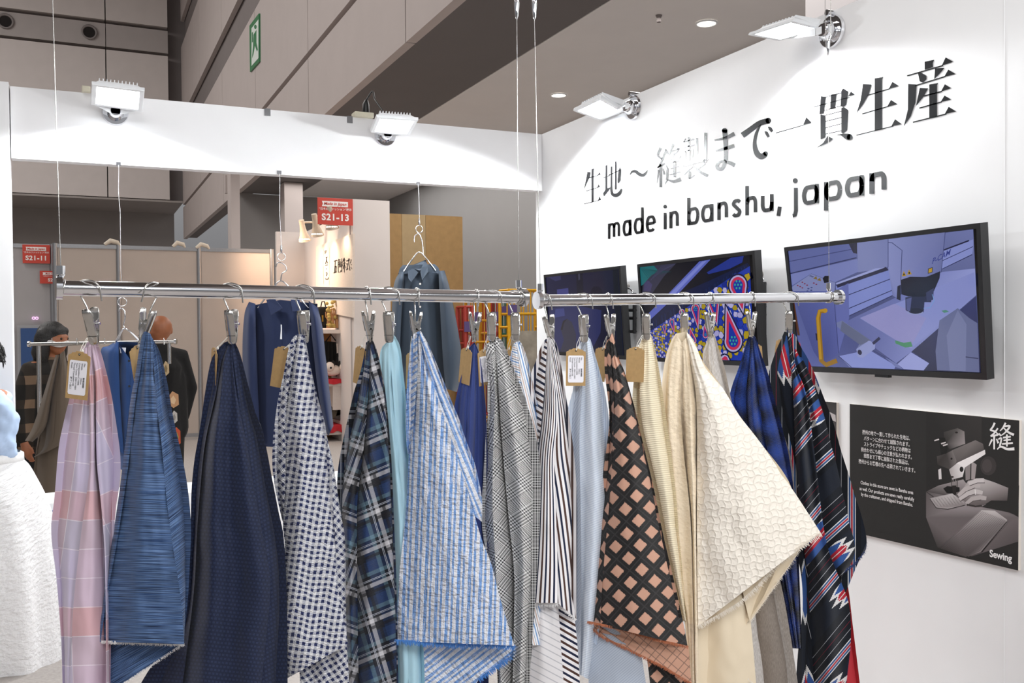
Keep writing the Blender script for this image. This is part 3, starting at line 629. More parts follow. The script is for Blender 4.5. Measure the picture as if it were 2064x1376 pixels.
def art3(pl_, n):
    a = Art(1560, 420, 3.127, pl_, n, 2e-5); p = a.poly; r = a.rib
    p([(80, 268), (1256, 131), (1302, 1034), (130, 990)], ['#5a649f', '#7f88c2', '#2c3266', '#6873bb'])
    p([(84, 268), (520, 218), (520, 312), (95, 412)], '#6c76b6'); r([(90, 335), (500, 255)], 5, '#454d86'); r([(95, 412), (520, 310)], 7, '#343b6d'); p([(95, 416), (525, 318), (540, 395), (385, 465), (235, 410), (108, 490)], '#858fd0')
    p([(470, 220), (524, 213), (524, 285), (500, 280)], '#2a2a45'); p([(524, 212), (720, 190), (720, 366), (640, 386), (530, 402)], '#8a93cb')
    p([(520, 680), (770, 560), (1060, 400), (1268, 378), (1276, 545), (870, 900), (770, 975), (640, 880), (400, 740)], ['#7f88cc', '#7780c4', '#8f98dc', '#a3acec', '#9aa3e6', '#8d96d8', '#868fd2', '#727bbd', '#6a73b4']); p([(540, 690), (1262, 402), (1272, 540), (865, 882), (770, 830)], '#969fe2')
    p([(545, 690), (760, 600), (960, 690), (860, 880), (770, 830)], '#a09fdc')
    p([(1065, 258), (1256, 195), (1256, 240), (1250, 292), (1052, 390)], '#96a1e6'); r([(1070, 262), (1230, 202)], 9, '#23264a'); r([(1060, 330), (1255, 240)], 4, '#2c3264'); r([(1054, 385), (1250, 290)], 5, '#2c3264')
    p([(390, 490), (740, 385), (748, 548), (410, 706)], '#8a98e2'); p([(395, 478), (705, 368), (722, 388), (400, 500)], '#23264a'); p([(390, 470), (640, 378), (700, 372), (395, 480)], '#aab3ee')
    r([(440, 556), (745, 440)], 5, '#2a3166'); r([(415, 654), (746, 515)], 5, '#2a3166'); r([(412, 706), (748, 548)], 5, '#2a3166')
    p([(720, 190), (1080, 150), (1055, 400), (960, 428), (830, 452), (800, 480), (775, 562), (748, 550), (720, 370)], ['#9aa3dc', '#8088c0', '#747cb6', '#7e87c4', '#8b94d2', '#9098d4', '#8b94d2', '#7a83c0', '#98a1dc']); r([(722, 214), (745, 216), (808, 264), (800, 450)], 4, '#3c4478'); r([(720, 192), (720, 370)], 4, '#4a5288'); r([(1080, 150), (1055, 400)], 4, '#4a5288')
    p([(108, 497), (235, 412), (388, 468), (382, 522), (330, 534), (130, 532)], '#8e97cc'); p([(112, 520), (400, 520), (410, 910), (312, 992), (250, 900)], ['#5660a4', '#6b75bf', '#5c66b0', '#4a5296', '#4f589c']); p([(385, 520), (470, 470), (475, 690), (410, 910)], '#6c76c0'); r([(382, 600), (408, 910)], 3, '#333a70')
    for x, y in ((180, 465), (195, 474), (210, 483), (150, 485), (166, 492), (180, 500), (252, 470), (268, 478)): a.disc(x, y, 6, '#8a3050', 4)
    for x, y in ((218, 505), (238, 498), (212, 520), (236, 515)): a.disc(x, y, 7, '#4a5590', 4)
    for x, y in ((262, 438), (286, 448)): p([(x-14, y+4), (x+6, y-12), (x+12, y+10)], '#8a7232')
    for x in (232, 244): a.disc(x, 425+.4*(x-232), 8, '#5a6090', 4)
    p([(308, 440), (322, 424), (345, 424), (350, 436), (348, 465), (318, 470)], '#10121f')
    p([(105, 560), (150, 800), (165, 800), (128, 580)], '#5a3420'); p([(262, 785), (278, 790), (288, 835), (268, 830)], '#1a1e3e')
    r([(325, 645), (290, 648), (280, 690), (300, 960), (330, 985), (398, 958)], 30, '#a5790f'); r([(322, 641), (288, 644), (277, 690), (295, 950)], 16, '#d0a022'); a.disc(325, 643, 14, '#d0a022')
    p([(410, 930), (600, 890), (770, 990), (760, 1012), (480, 1000)], '#96a2ea'); r([(410, 930), (490, 1000)], 4, '#2a3166'); r([(600, 880), (830, 1012)], 3, '#353c74')
    p([(395, 720), (432, 705), (612, 830), (640, 870), (560, 940), (520, 890), (540, 852), (400, 745)], '#7c86b8'); p([(430, 708), (612, 832), (545, 860), (420, 770)], '#6b7396'); p([(520, 885), (600, 832), (640, 850), (638, 884), (562, 940), (530, 935)], '#a2abe4'); a.disc(542, 906, 13, '#23264a', 17, rot=-.4); r([(625, 852), (668, 815)], 18, '#2b2f56')
    p([(870, 900), (1275, 552), (1300, 1034), (940, 1022), (980, 975)], ['#1f2550', '#39407a', '#1a1f44', '#20264f', '#232956']); p([(1045, 705), (1160, 628), (1235, 692), (1284, 722), (1296, 1032), (1030, 1018), (1020, 900)], '#7078a6'); p([(1160, 640), (1215, 730), (1210, 1026), (1110, 1022), (1090, 800)], '#828ab8'); r([(1210, 935), (1290, 945)], 7, '#3a3f6b')
    p([(780, 980), (865, 905), (980, 975), (945, 1020), (820, 1012)], '#aab2f2'); p([(780, 980), (700, 935), (770, 1000), (815, 1012)], '#7c86c4')
    p([(830, 560), (1000, 540), (992, 590), (950, 590), (945, 655), (870, 668), (832, 640)], '#262a4a'); a.disc(892, 654, 52, '#a0a8dd', 16); a.disc(895, 645, 46, '#1a1d35', 18)
    p([(800, 450), (860, 430), (960, 432), (1050, 395), (1045, 440), (1010, 520), (950, 555), (850, 555), (805, 540)], '#14162a'); p([(780, 490), (800, 480), (800, 580), (775, 570)], '#1b1e36'); p([(960, 530), (1010, 500), (1005, 575), (965, 585)], '#3a3f66'); p([(835, 570), (870, 560), (860, 650), (838, 640)], '#5c639a'); r([(1000, 540), (1012, 580), (985, 625), (945, 628)], 4, '#7fb0ef')
    for t in (((808, 428), (836, 424), (820, 394)), ((841, 418), (871, 414), (853, 384))): p(t, '#c9a227'); x = sum(q[0] for q in t)/3; y = sum(q[1] for q in t)/3; a.disc(x, y, 5, '#2a2412', 7)
    p([(974, 378), (1003, 370), (1001, 402), (972, 411)], '#2a2412'); p([(978, 381), (999, 375), (998, 399), (976, 406)], '#d0a828')
    p([(765, 830), (820, 846), (865, 838), (876, 870), (830, 876), (768, 850)], '#4f9a72'); p([(1058, 644), (1085, 638), (1104, 650), (1075, 658)], '#5a9a86')
    return a
def art2(pl_, n):
    a = Art(1280, 500, 5.735, pl_, n, 8e-6); p = a.poly; r = a.rib; rnd = random.Random(3)
    p([(46, 213), (1325, 82), (1378, 1302), (112, 1268)], '#12131f')
    p([(48, 216), (215, 200), (275, 270), (190, 310), (95, 420), (62, 440)], '#1d757c'); p([(215, 200), (475, 175), (330, 330), (200, 520), (82, 520), (95, 420), (190, 310), (275, 270)], '#3a3a52')
    for i in range(13): r([(60+i*16, 225+i*3), (150+i*22, 215+i*-2+130-i*4)], 4, '#0f4a52')
    for i in range(16): r([(300+i*11, 200-i*1.2), (150+i*12, 400-i*10)], 4, '#55557a' if i % 2 else '#26263a')
    p([(110, 400), (150, 370), (200, 420), (180, 500), (100, 490)], '#4a4470')
    p([(160, 965), (165, 845), (520, 522), (850, 380), (1300, 170), (1328, 210), (1110, 335), (860, 505), (590, 690)], '#131d46')
    for i in range(34): x = 175+i*34; y0 = 845-(x-165)*.6; r([(x, y0+20), (x+6, 965-(x-160)*.66-8)], 5, '#1d3472' if i % 3 else '#0c1128')
    p([(1110, 110), (1258, 90), (1240, 165), (1090, 240), (850, 300), (830, 280)], '#25399a'); p([(745, 152), (875, 130), (505, 522), (165, 838), (150, 760), (390, 522)], '#6470cf'); p([(780, 152), (830, 144), (470, 520), (330, 640), (400, 530)], '#8894ea')
    fab_ = [(1328, 207), (1378, 1302), (112, 1268), (160, 968), (590, 692), (860, 503), (1110, 335)]; p(fab_, '#2440b8')
    def patch(x, y, s, col): p([(x+s*rnd.uniform(.75, 1.1)*math.cos(t+rnd.uniform(-.25, .25)), y+1.25*s*rnd.uniform(.75, 1.1)*math.sin(t+rnd.uniform(-.2, .2))) for t in [k*2*PI/6 for k in range(6)]], '#1b1f4a', False); q = a.mb.v[-6:]; c = sum(q, Vector())/6; a.k += 1; a.mb.face([c+(v-c)*.9+a.n*a.step for v in q], cols=[lin(col)]*6)
    x = 185.; ci = 0
    while x < 1345:
        s = 11+36*max(0, (x-180)/1160); top = 968-(x-160)*.66 if x < 590 else 692-(x-590)*.7; y = top+s*(1.4 if ci % 2 else 2.2)
        while y < 1288-s*1.3:
            if x+s < 1340+(y-230)*.04: patch(x+rnd.uniform(-.25, .25)*s, y+rnd.uniform(-.3, .3)*s, s*rnd.uniform(.8, 1.12), rnd.choice(['#b7a01c', '#c4a818', '#b7a01c', '#b9b4ea', '#c8c2f2', '#2440b8', '#1c2f96']))
            y += s*2.05
        x += s*1.5; ci += 1
    def drop(bx, by, R, tx, ty, dots=True):
        d = math.hypot(tx-bx, ty-by); ang = math.atan2(ty-by, tx-bx)
        for k, col in ((1.28, '#161b44'), (1.1, '#c3bdf2'), (.92, '#d8345c'), (.62, '#1c3ab0')):
            pts = [(bx+R*k*math.cos(ang+t), by+R*1.18*k*math.sin(ang+t)) for t in [math.radians(60+q*15) for q in range(17)]]
            pts.append((bx+(tx-bx)*(.25+.75*k if k > .7 else .62), by+(ty-by)*(.25+.75*k if k > .7 else .62))); p(pts, col)
        if dots:
            for q in range(7):
                t = q*2*PI/6; rr = .38 if q < 6 else 0
                a.disc(bx+R*rr*math.cos(t), by+R*1.3*rr*math.sin(t)-(R*.1), R*.11, '#3fb8ac', R*.15, 10)
    drop(1150, 1075, 92, 1068, 690); drop(1205, 430, 92, 1262, 730); drop(712, 700, 46, 745, 930); drop(925, 640, 58, 962, 885); drop(555, 740, 30, 560, 800); drop(440, 850, 28, 470, 985); drop(352, 905, 20, 365, 1000); drop(680, 1065, 40, 650, 915); drop(830, 1000, 30, 815, 880)
    a.poly([(990, 1268), (1010, 1225), (1050, 1212), (1095, 1230), (1125, 1290), (1122, 1295), (992, 1291)], '#161b44'); a.poly([(1005, 1270), (1022, 1240), (1052, 1228), (1085, 1243), (1108, 1292), (1003, 1289)], '#c3bdf2'); a.poly([(1018, 1275), (1052, 1243), (1078, 1255), (1094, 1291), (1016, 1288)], '#d8345c')
    return a
def art1_reflections(pl_, n):  # blank set: dim bluish reflections painted as glowing patches
    a = Art(1080, 500, 5.29, pl_, n, 2e-5); p = a.poly
    p([(98, 300), (880, 205), (940, 1165), (165, 1120)], ['#2b2b4c', '#202036', '#10122a', '#20244c']); p([(120, 302), (265, 290), (268, 335), (210, 352)], '#3d3d68'); p([(225, 440), (345, 425), (350, 492), (228, 496)], '#4a4c8e'); p([(430, 270), (500, 262), (510, 500), (440, 500)], '#1f1f30'); p([(450, 272), (470, 270), (472, 330), (455, 345)], '#45455c')
    p([(590, 440), (620, 410), (670, 410), (705, 440), (710, 500), (580, 500)], '#12132b'); p([(150, 640), (420, 610), (700, 660), (690, 900), (600, 1080), (180, 1080)], '#2c3266'); p([(210, 650), (300, 640), (310, 720), (200, 740)], '#424a8c'); p([(265, 860), (290, 775), (335, 752), (385, 790), (430, 920), (430, 1120), (255, 1112), (300, 980)], '#36364c'); p([(265, 870), (290, 775), (335, 752), (300, 800), (285, 870)], '#221f2c'); p([(820, 220), (872, 214), (928, 1158), (870, 1156)], '#191a22')
    return a
screen_set([(1095.5, 554), (1250, 535.5), (1262, 724.6), (1106, 714)], 'nearly blank dark screen in the corner of the display wall', art1_reflections)
_, T2, n2 = screen_set([(1283.8, 532.6), (1520.6, 504.4), (1535.6, 739), (1297, 727)], 'screen showing colourful drop patterned fabric on a loom', art2)
r3, T3, n3 = screen_set([(1580, 498.5), (1975.7, 448.8), (1989.2, 765.4), (1606, 747.5)], 'large screen showing a blue toned cutting machine with yellow handle', art3)
P3 = lambda x, y: T3(1560+x/3.127, 420+y/3.127) - n3*.0045
_p = P3(988, 352); _ax = P3(1052, 318)-_p; text('machine_name', 'P-CAM', _p, _ax, P3(992, 300)-_p, .026, M('machine_ink', '#1c2a78', .5, emit=.3), r3, bold=.01, shear=.2)
# brackets with knobs between the screens
for i, (x0, x1, y0, y1, kx, ky, lb) in enumerate(((1252, 1281, 590, 672, 1264, 577, 'black slotted wall bracket between the blank screen and the pattern screen'), (1524, 1542, 568, 680, 1531, 553, 'black slotted wall bracket between the pattern screen and the machine screen'))):
    P = lambda x, y, u=WU-.04: pu(x, y, u); q = [P(x0-12, y1), P(x1, y1), P(x1, y0), P(x0-12, y0)]
    r = thing('wall_bracket', sum(q, Vector())/4, lb, 'bracket', 'brackets beside the screens'); mt = M('mount_black', '#1c1c1e', .5, .4)
    def bar(nm, a_, b_, w=.012): adopt(MB().tube([a_, b_], w, 6).build(nm, mt), r)
    for y in (y0+4, (y0+y1)/2-6, (y0+y1)/2+10, y1-4): bar('cross_bar', P(x0-12, y), P(x1, y), .009)
    bar('upright', P(x1-2, y0), P(x1-2, y1), .010); bar('upright', P(x0-10, y0), P(x0-10, y1), .010); bar('diagonal_bar', P(x0-2, (y0+y1)/2-8), P(x1-4, y0+6), .006)
    adopt(MB().hexa([P(x1-5, y1), P(x1, y1), P(x1, y0), P(x1-5, y0)], [P(x1-5, y1, WU-.002), P(x1, y1, WU-.002), P(x1, y0, WU-.002), P(x1-5, y0, WU-.002)]).build('side_plate', mt), r)
    k = P(kx, ky); adopt(MB().tube([k+Vector((-.008, 0, 0)), k+Vector((.008, 0, 0))], .016, 14).build('knob', M('knob_grey', '#6b6762', .5), smooth=True), r)
    adopt(MB().tube([k, P((kx+x1)/2+3, ky+10), P(x1-8, y0+4), P(x1-10, y0+14)], .004, 7).build('rod', chrome, smooth=True), r)

# ---------------------------------------------------------------- printed boards
pk = '#2b2a29'
def board(cor, label, art):
    q = [pu(*c, WU-.012) for c in cor]; r = thing('printed_board', sum(q, Vector())/4, label, 'poster')
    adopt(MB().hexa(q, [x+Vector((.0115, 0, 0)) for x in q]).build('foam_board', M('board_edge', '#d6cec4', .7)), r)
    a = art(); adopt(a.mb.build('print', MC('matte_print', 0, .6, .25)), r); return r
A5 = lambda ox, oy, sc: Art(ox, oy, sc, lambda x, y: pu(x, y, WU-.0125), (-1, 0, 0), .00002)
def kanji_sew(a, x, y, w, h, t, col):
    def b(pts): s = spl([(x+px*w/100, y+py*h/100, t*ww) for px, py, ww in pts], 4); a.rib([(q[0], q[1]) for q in s], [q[2] for q in s], col)
    for st in ([(24, 0, 1), (16, 16, .9), (6, 26, .7)], [(6, 26, .8), (26, 32, .9)], [(36, 20, .8), (22, 38, .8), (8, 48, .7)], [(8, 49, .8), (34, 44, .9)], [(30, 34, .5), (38, 46, 1)], [(22, 48, 1), (22, 96, .8)], [(14, 60, 1), (2, 84, .4)], [(31, 58, .6), (38, 74, 1)],
               [(66, 0, .9), (56, 18, .8), (44, 30, .4)], [(58, 14, .7), (82, 12, 1), (66, 34, .8), (46, 48, .4)], [(58, 18, .5), (76, 34, 1), (98, 44, 1.2)], [(56, 54, .8), (86, 50, .9)], [(58, 64, .7), (86, 61, .8)], [(52, 77, .8), (94, 73, .9)], [(71, 42, .9), (71, 86, .8)], [(40, 38, .5), (48, 47, 1)], [(38, 60, .7), (50, 56, .8), (44, 84, .9)], [(34, 96, .5), (48, 86, .9), (72, 95, 1.2), (100, 94, 1.5)]): b(st)
def art_sew():
    a = A5(1860, 820, 4.05); p = a.poly; r = a.rib
    p([(-596, -25), (788, 110), (779, 1334), (-596, 1015)], pk)
    p([(27, 38), (480, 78), (480, 560), (27, 720)], ['#262524', '#3a3736', '#2b2a29', '#242322'])
    p([(27, 690), (130, 640), (330, 590), (470, 780)], ['#4a4544', '#8b8283', '#a8a0a1', '#5a5354']); p([(27, 690), (470, 780), (700, 850), (782, 900), (780, 1098), (400, 1218), (120, 1145), (27, 900)], ['#5c5555', '#a59d9f', '#6a6263', '#6d6566', '#575152', '#6a6263', '#3d3938', '#6b6465'])
    p([(170, 205), (285, 172), (340, 200), (346, 300), (220, 345), (180, 300)], ['#3d3a39', '#5a5654', '#8a8382', '#9c9494', '#3a3736', '#2a2827']); a.disc(275, 208, 12, '#24201f', 8)
    p([(345, 450), (390, 450), (385, 590), (350, 600)], '#8c8484'); p([(398, 440), (440, 470), (425, 590), (395, 590)], '#a39a9a'); a.disc(535, 480, 66, '#3f3a3a', 78); a.disc(525, 480, 40, '#4c4646', 55)
    p([(130, 250), (180, 250), (205, 330), (190, 400), (150, 400)], '#1b1a19'); 
    for q in ((95, 275), (150, 300), (165, 315)): r([q, (q[0]+38, q[1]-12)], 11, '#cfc8c8')
    p([(240, 352), (430, 270), (492, 300), (505, 362), (280, 455)], ['#6f6968', '#7d7675', '#6a6362', '#4a4544', '#5d5756']); p([(275, 458), (508, 348), (512, 384), (330, 502), (285, 500)], '#efeaea'); p([(115, 402), (190, 380), (243, 352), (276, 440), (272, 470), (230, 512), (120, 470)], ['#4b4645', '#3c3837', '#7a7372', '#7b7473', '#5e5857', '#4d4847', '#35312f'])
    p([(215, 510), (278, 460), (345, 490), (326, 570), (240, 592)], ['#a8a1a1', '#d8d3d3', '#f2eeee', '#dedada', '#b5aeae']); a.disc(317, 508, 16, '#221e1d', 22); a.disc(240, 570, 14, '#3a3534', 8); a.disc(235, 422, 8, '#1f1c1b', 9)
    for x in (236, 248, 270, 282): r([(x, 590), (x, 680)], 6, '#4d4746' if x in (236, 282) else '#8f8787')
    p([(168, 665), (200, 645), (300, 655), (300, 690), (240, 705), (195, 700)], '#171515'); p([(240, 640), (275, 640), (272, 715), (248, 718)], '#262221'); p([(127, 512), (150, 500), (155, 588), (132, 590)], '#d8d3d3')
    p([(60, 745), (240, 705), (332, 770), (345, 800), (205, 832), (110, 820)], ['#a8a1a1', '#c6c0c0', '#b9b3b3', '#8c8484', '#b0a9a9', '#9b9494'])
    for i in range(9): r([(80+i*24, 752-i*4), (130+i*24, 815-i*3)], 2, '#8c8585', True)
    r([(60, 750), (110, 822), (205, 834), (348, 800)], 5, '#2b2726'); r([(28, 690), (90, 735)], 7, '#3a3534')
    p([(370, 602), (480, 580), (580, 612), (705, 662), (692, 765), (560, 762), (500, 800), (380, 800), (345, 770), (285, 728), (320, 682)], ['#b5adad', '#c9c2c2', '#b9b1b1', '#8d8585', '#4a4443', '#6d6565', '#5d5555', '#6a6262', '#756d6d', '#8d8585', '#a59d9d'])
    for st, c_ in ((((290, 722), (345, 672), (420, 640), (470, 642)), '#bdb5b5'), (((300, 752), (370, 705), (430, 688), (490, 700)), '#c6bfbf'), (((355, 788), (405, 748), (470, 738), (520, 745)), '#b7afaf'), (((375, 625), (440, 600), (500, 600)), '#cfc8c8')):
        r(st, [26, 36, 40, 30], c_); r([(q[0]+8, q[1]+19) for q in st[:3]], 5, '#4f4847')
    r([(428, 672), (432, 715)], 7, '#e9e4e4'); r([(360, 795), (430, 810), (485, 806)], 14, '#3a3534')
    p([(700, 655), (788, 640), (782, 890), (700, 858), (560, 830), (480, 815), (560, 770), (690, 768)], pk)
    p([(290, 1012), (480, 840), (590, 846), (690, 920), (690, 946), (480, 1186), (350, 1222), (130, 1150)], ['#8d8585', '#c3bcbc', '#c9c2c2', '#bcb5b5', '#8f8888', '#9a9292', '#5a5352', '#3f3a39'])
    for i in range(17): t = i/16; r([(480+t*205, 845+t*85), (300+t*175, 1010+t*175), (140+t*230, 1150+t*70)], [3, 4, 3], '#6f6767', True)
    r([(690, 935), (480, 1186)], 6, '#242120'); p([(400, 1222), (780, 1098), (780, 1332), (560, 1268)], pk); p([(-596, 960), (27, 1105), (27, 1150), (-596, 1015)], pk)
    kanji_sew(a, 538, 128, 212, 226, 17, '#f4f1f0')
    return a
r = board([(1712.8, 813.8), (2054.5, 847.1), (2052.3, 1149.4), (1713, 1070.7)], 'black and white sewing machine board with white text on the wall', art_sew)
iw = M('print_white', '#f2efee', .6, var=.01); AX, AY = (0, -1, 0), (0, 0, 1)
def ptext(nm, s, x, y, h, w=None, **k):
    p = pu(x, y, WU-.0155); sz = h*pu(x, y, WU).y  # h in px is turned into metres on the wall
    Zd = (p-EYE).dot(FWD); o = text(nm, s, p, AX, AY, h*Zd/F*1.38, iw, r, bold=k.get('bold', .01), align=k.get('al', 'LEFT'), shear=k.get('shear', 0.))
    if w:
        xs = [v.co.y for v in o.data.vertices]; cur = max(xs)-min(xs); p2 = pu(x+w, y, WU-.0155); f = abs(p2.y-p.y)/cur
        for v in o.data.vertices: v.co.y = p.y+(v.co.y-p.y)*f
    return o
for s, x, y, w in (('\u64ad\u5dde\u306e\u5730\u3067\u4e00\u8cab\u3057\u3066\u4f5c\u3089\u308c\u305f\u751f\u5730\u306f\u3001', 1738, 874, 96), ('\u30d1\u30bf\u30fc\u30f3\u306b\u5408\u308f\u305b\u3066\u7e2b\u88fd\u3055\u308c\u307e\u3059\u3002', 1741, 886.5, 92), ('\u30b9\u30c8\u30e9\u30a4\u30d7\u3084\u30c1\u30a7\u30c3\u30af\u306a\u3069\u306e\u67c4\u7269\u306f', 1741, 898, 94), ('\u67c4\u5408\u308f\u305b\u306b\u3082\u7d30\u5fc3\u306e\u6ce8\u610f\u304c\u6255\u308f\u308c\u307e\u3059\u3002', 1735.5, 909, 102), ('\u7d30\u90e8\u307e\u3067\u4e01\u5be7\u306b\u7e2b\u88fd\u3055\u308c\u305f\u88fd\u54c1\u306f\u3001', 1741, 921.5, 91), ('\u64ad\u5dde\u304b\u3089\u304a\u5ba2\u69d8\u306e\u5148\u3078\u51fa\u8377\u3055\u308c\u3066\u3044\u304d\u307e\u3059\u3002', 1730.5, 932.5, 114)):
    ptext('japanese_text', s, x, y, 7.2, w, bold=.006)
for s, x, y, w in (('Clothes in this store are sewn in Banshu area', 1734.5, 975, 106), ('as well. Our products are sewn really carefully', 1732.5, 987, 110), ('by the craftsmen, and shipped from Banshu.', 1735.5, 998.5, 104)): ptext('english_text', s, x, y, 7., w, bold=.012)
ptext('caption', 'Sewing', 1994.5, 1121, 14.5, 45, bold=.03)
def art_other():
    a = A5(0, 0, 1); a.poly([(1430, 789), (1686, 811), (1686, 1064), (1430, 1005)], pk); a.poly([(1560, 801), (1686, 812), (1686, 1062), (1560, 1034)], ['#2b2a29', '#3a3838', '#8b8384', '#6a6364']); a.poly([(1672, 830), (1684, 836), (1685, 850), (1676, 846)], '#bdb6b6'); a.disc(1660, 930, 22, '#8f8787', 30); return a
board([(1430, 789), (1686, 811.2), (1686, 1064.3), (1430, 1005)], 'black and white board mostly hidden behind the striped motif fabric', art_other)

# ---------------------------------------------------------------- floodlights
glow = M('floodlight_glow', '#f4f9ff', .4, emit=14., var=.0)
def flood(c4, ax_out, foot, label, e=60, ang=156, plug=None):
    # c4: corners of the lit face (outer a, outer b, wall b, wall a); foot: clamp disc on the wall
    c4 = [Vector(c) for c in c4]; ctr = sum(c4, Vector())/4; n = (c4[1]-c4[0]).cross(c4[3]-c4[0]).normalized()
    if n.z > 0: n = -n
    r = thing('floodlight', ctr, label, 'floodlight', 'square floodlights along the booth top')
    S_ = lambda k, d: [ctr+(c-ctr)*k - n*d for c in c4]
    fr = MB(); fr.grid([S_(.80, .006), S_(.82, 0), S_(.98, 0), S_(1., .006), S_(1., .018), S_(.9, .022)], close=True); adopt(fr.build('frame', wplast), r)
    adopt(MB().face(S_(.81, .005)).build('lit_glass', glow), r)
    bd = MB(); bd.hexa(S_(.9, .020), S_(.72, .045)); e1 = (c4[1]-c4[0])
    adopt(bd.build('housing', wplast), r)
    fn = MB()
    for i in range(11):
        t = -.36+.072*i; p = [ctr+e1*t+(c4[3]-c4[0])*s for s in (-.38, .38)]
        fn.hexa([p[0]-n*.03-e1*.008, p[0]-n*.03+e1*.008, p[1]-n*.03+e1*.008, p[1]-n*.03-e1*.008], [p[0]-n*.058-e1*.008, p[0]-n*.058+e1*.008, p[1]-n*.058+e1*.008, p[1]-n*.058-e1*.008])
    adopt(fn.build('cooling_fin', wplast), r)
    foot = Vector(foot); out = Vector(ax_out)
    # arm bracket and clamp
    sd = e1.normalized(); br = MB(); w0 = (c4[2]+c4[3])/2 - n*.02; f0 = foot+out*.055
    for s in (-1, 1): 
        p = w0 + sd*s*e1.length*.46 - n*.005; q = f0 + sd*s*.03
        br.hexa([p-n*.014, p+n*.014, p+n*.014+sd*.004, p-n*.014+sd*.004], [q-Vector((0, 0, -.014)), q+Vector((0, 0, -.014)), q+Vector((0, 0, -.014))+sd*.004, q+Vector((0, 0, .014))+sd*.004])
    br.hexa([f0+sd*-.03+Vector((0, 0, .014)), f0+sd*-.03-Vector((0, 0, .014)), f0+sd*.034-Vector((0, 0, .014)), f0+sd*.034+Vector((0, 0, .014))], [x-out*.004 for x in (f0+sd*-.03+Vector((0, 0, .014)), f0+sd*-.03-Vector((0, 0, .014)), f0+sd*.034-Vector((0, 0, .014)), f0+sd*.034+Vector((0, 0, .014)))])
    adopt(br.build('bracket', wplast), r)
    cl = MB(); cl.tube([foot+out*.001, foot+out*.012], [.064, .06], 24); cl.tube([foot+out*.012, foot+out*.03, foot+out*.055], [.03, .04, .024], 16)
    adopt(cl.build('clamp_disc', chrome, smooth=True), r)
    k = foot+Vector((0, 0, .07)); adopt(MB().tube([k+out*-.05, k+out*.03], .012, 10).build('clamp_screw', chrome, smooth=True), r)
    lamp('SPOT', 'floodlight_beam', ctr+n*.012, n, e, .07, (.95, .98, 1), ang, .14)
    return r
f1 = [pv(184.8, 169.8, 4.95), pv(291.6, 183, 4.95), pv(287.5, 225.8, 5.12), pv(182.7, 211.6, 5.12)]
f2 = [pv(759.5, 236, 4.95), pv(843.8, 242, 4.95), pv(825.4, 274, 5.10), pv(746.9, 267, 5.10)]
f3 = [ph(1154.8, 223.6, 2.675), ph(1209.7, 197.5, 2.675), ph(1259.4, 225, 2.62), ph(1209.7, 243.7, 2.62)]
f4 = [ph(1507, 71, 2.665), ph(1596.6, 42, 2.665), ph(1662, 58, 2.62), ph(1570.5, 83, 2.62)]
q = pv(232, 205, HV); flood(f1, (0, -1, 0), (q.x, HV, 2.60), 'lit square floodlight on the fascia at the end nearest the white post', 95)
q = pv(776, 262, HV); flood(f2, (0, -1, 0), (q.x, HV, 2.60), 'lit square floodlight on the fascia with black plug beside it', 95)
q = pu(1278, 214, WU); flood(f3, (-1, 0, 0), (WU, q.y, 2.625), 'lit square floodlight on the display wall nearest the corner', 95)
q = pu(1678, 58, WU); flood(f4, (-1, 0, 0), (WU, q.y, 2.61), 'lit square floodlight on the display wall above the large lettering', 95)
def strip(x0, x1, y, label, plug):
    a_, b_ = pv(x0, y, HV+.03), pv(x1, y, HV+.03); r = thing('power_strip', (a_.x, HV+.03, WT), label, 'power strip', 'cream power strips on the fascia')
    adopt(edge(MB().box((a_.x, HV-.03, WT), (b_.x, HV+.05, WT+.03)).build('body', M('strip_cream', '#d9d3bd', .5)), .004), r)
    if plug:
        c = Vector((a_.x*.35+b_.x*.65, HV+.0, WT+.03)); adopt(MB().tube([c, c+Vector((0, 0, .05)), c+Vector((.003, 0, .075))], [.022, .02, .01], 12).build('plug', black_pl, smooth=True), r)
        e = Vector(f2[0])+Vector((.05, .05, .05)); s = spl([tuple(c+Vector((0, 0, .07))), tuple(c+Vector((.04, 0, .13))), tuple(c*.45+e*.55+Vector((0, 0, .07))), tuple(e)], 7); adopt(MB().tube(s, .005, 8).build('cable', black_pl, smooth=True), r)
strip(710, 748, 233, 'cream power strip with black plug on top of the fascia', True); strip(165, 182, 184, 'cream power strip end behind the floodlight near the post', False)
for i, (px, lb) in enumerate(((539, 'small grey clip on the fascia top between the floodlights'), (705, 'small grey clip on the fascia top beside the power strip'))):
    c = pv(px, 222+(px-539)*.09, HV); tag(MB().box((c.x-.016, HV-.004, WT-.035), (c.x+.016, HV+.084, WT+.004)).build('panel_clip', M('clip_grey', '#77777a', .5)), lb, 'clip', 'grey panel clips on the fascia')
# ---------------------------------------------------------------- hanging rails
RR = .016
railZ = lambda x: 1858*.032/(30.5-.00774*(x-199)) if x < 1072 else 1858*.032/(23.3-.00598*(x-1115))
railY = lambda x: 581.9+.0205*(x-199) if x < 1072 else 605.2-.0111*(x-1115)
def rpt(x): return pz(x, railY(x), railZ(x))
def rail(x0, x1, label):
    a, b = rpt(x0), rpt(x1); d = (b-a).normalized(); r = thing('hanging_rail', (a+b)/2, label, 'clothes rail', 'chrome rails hanging from cables')
    adopt(MB().tube([a+(b-a)*i/24 for i in range(25)], RR, 40).build('tube', chrome, smooth=True), r)
    for p, s in ((a, -1), (b, 1)):
        e = edge(MB().tube([p-d*s*.004, p+d*s*.008], .0245, 36).build('end_cap', chrome, smooth=False), .002); adopt(e, r)
    return a, b, d
ra, rb, rd = rail(121, 1053, 'longer chrome rail carrying the blue and checked fabrics')
sa, sb, sd_ = rail(1086, 1689, 'chrome rail carrying the cream and striped motif fabrics')
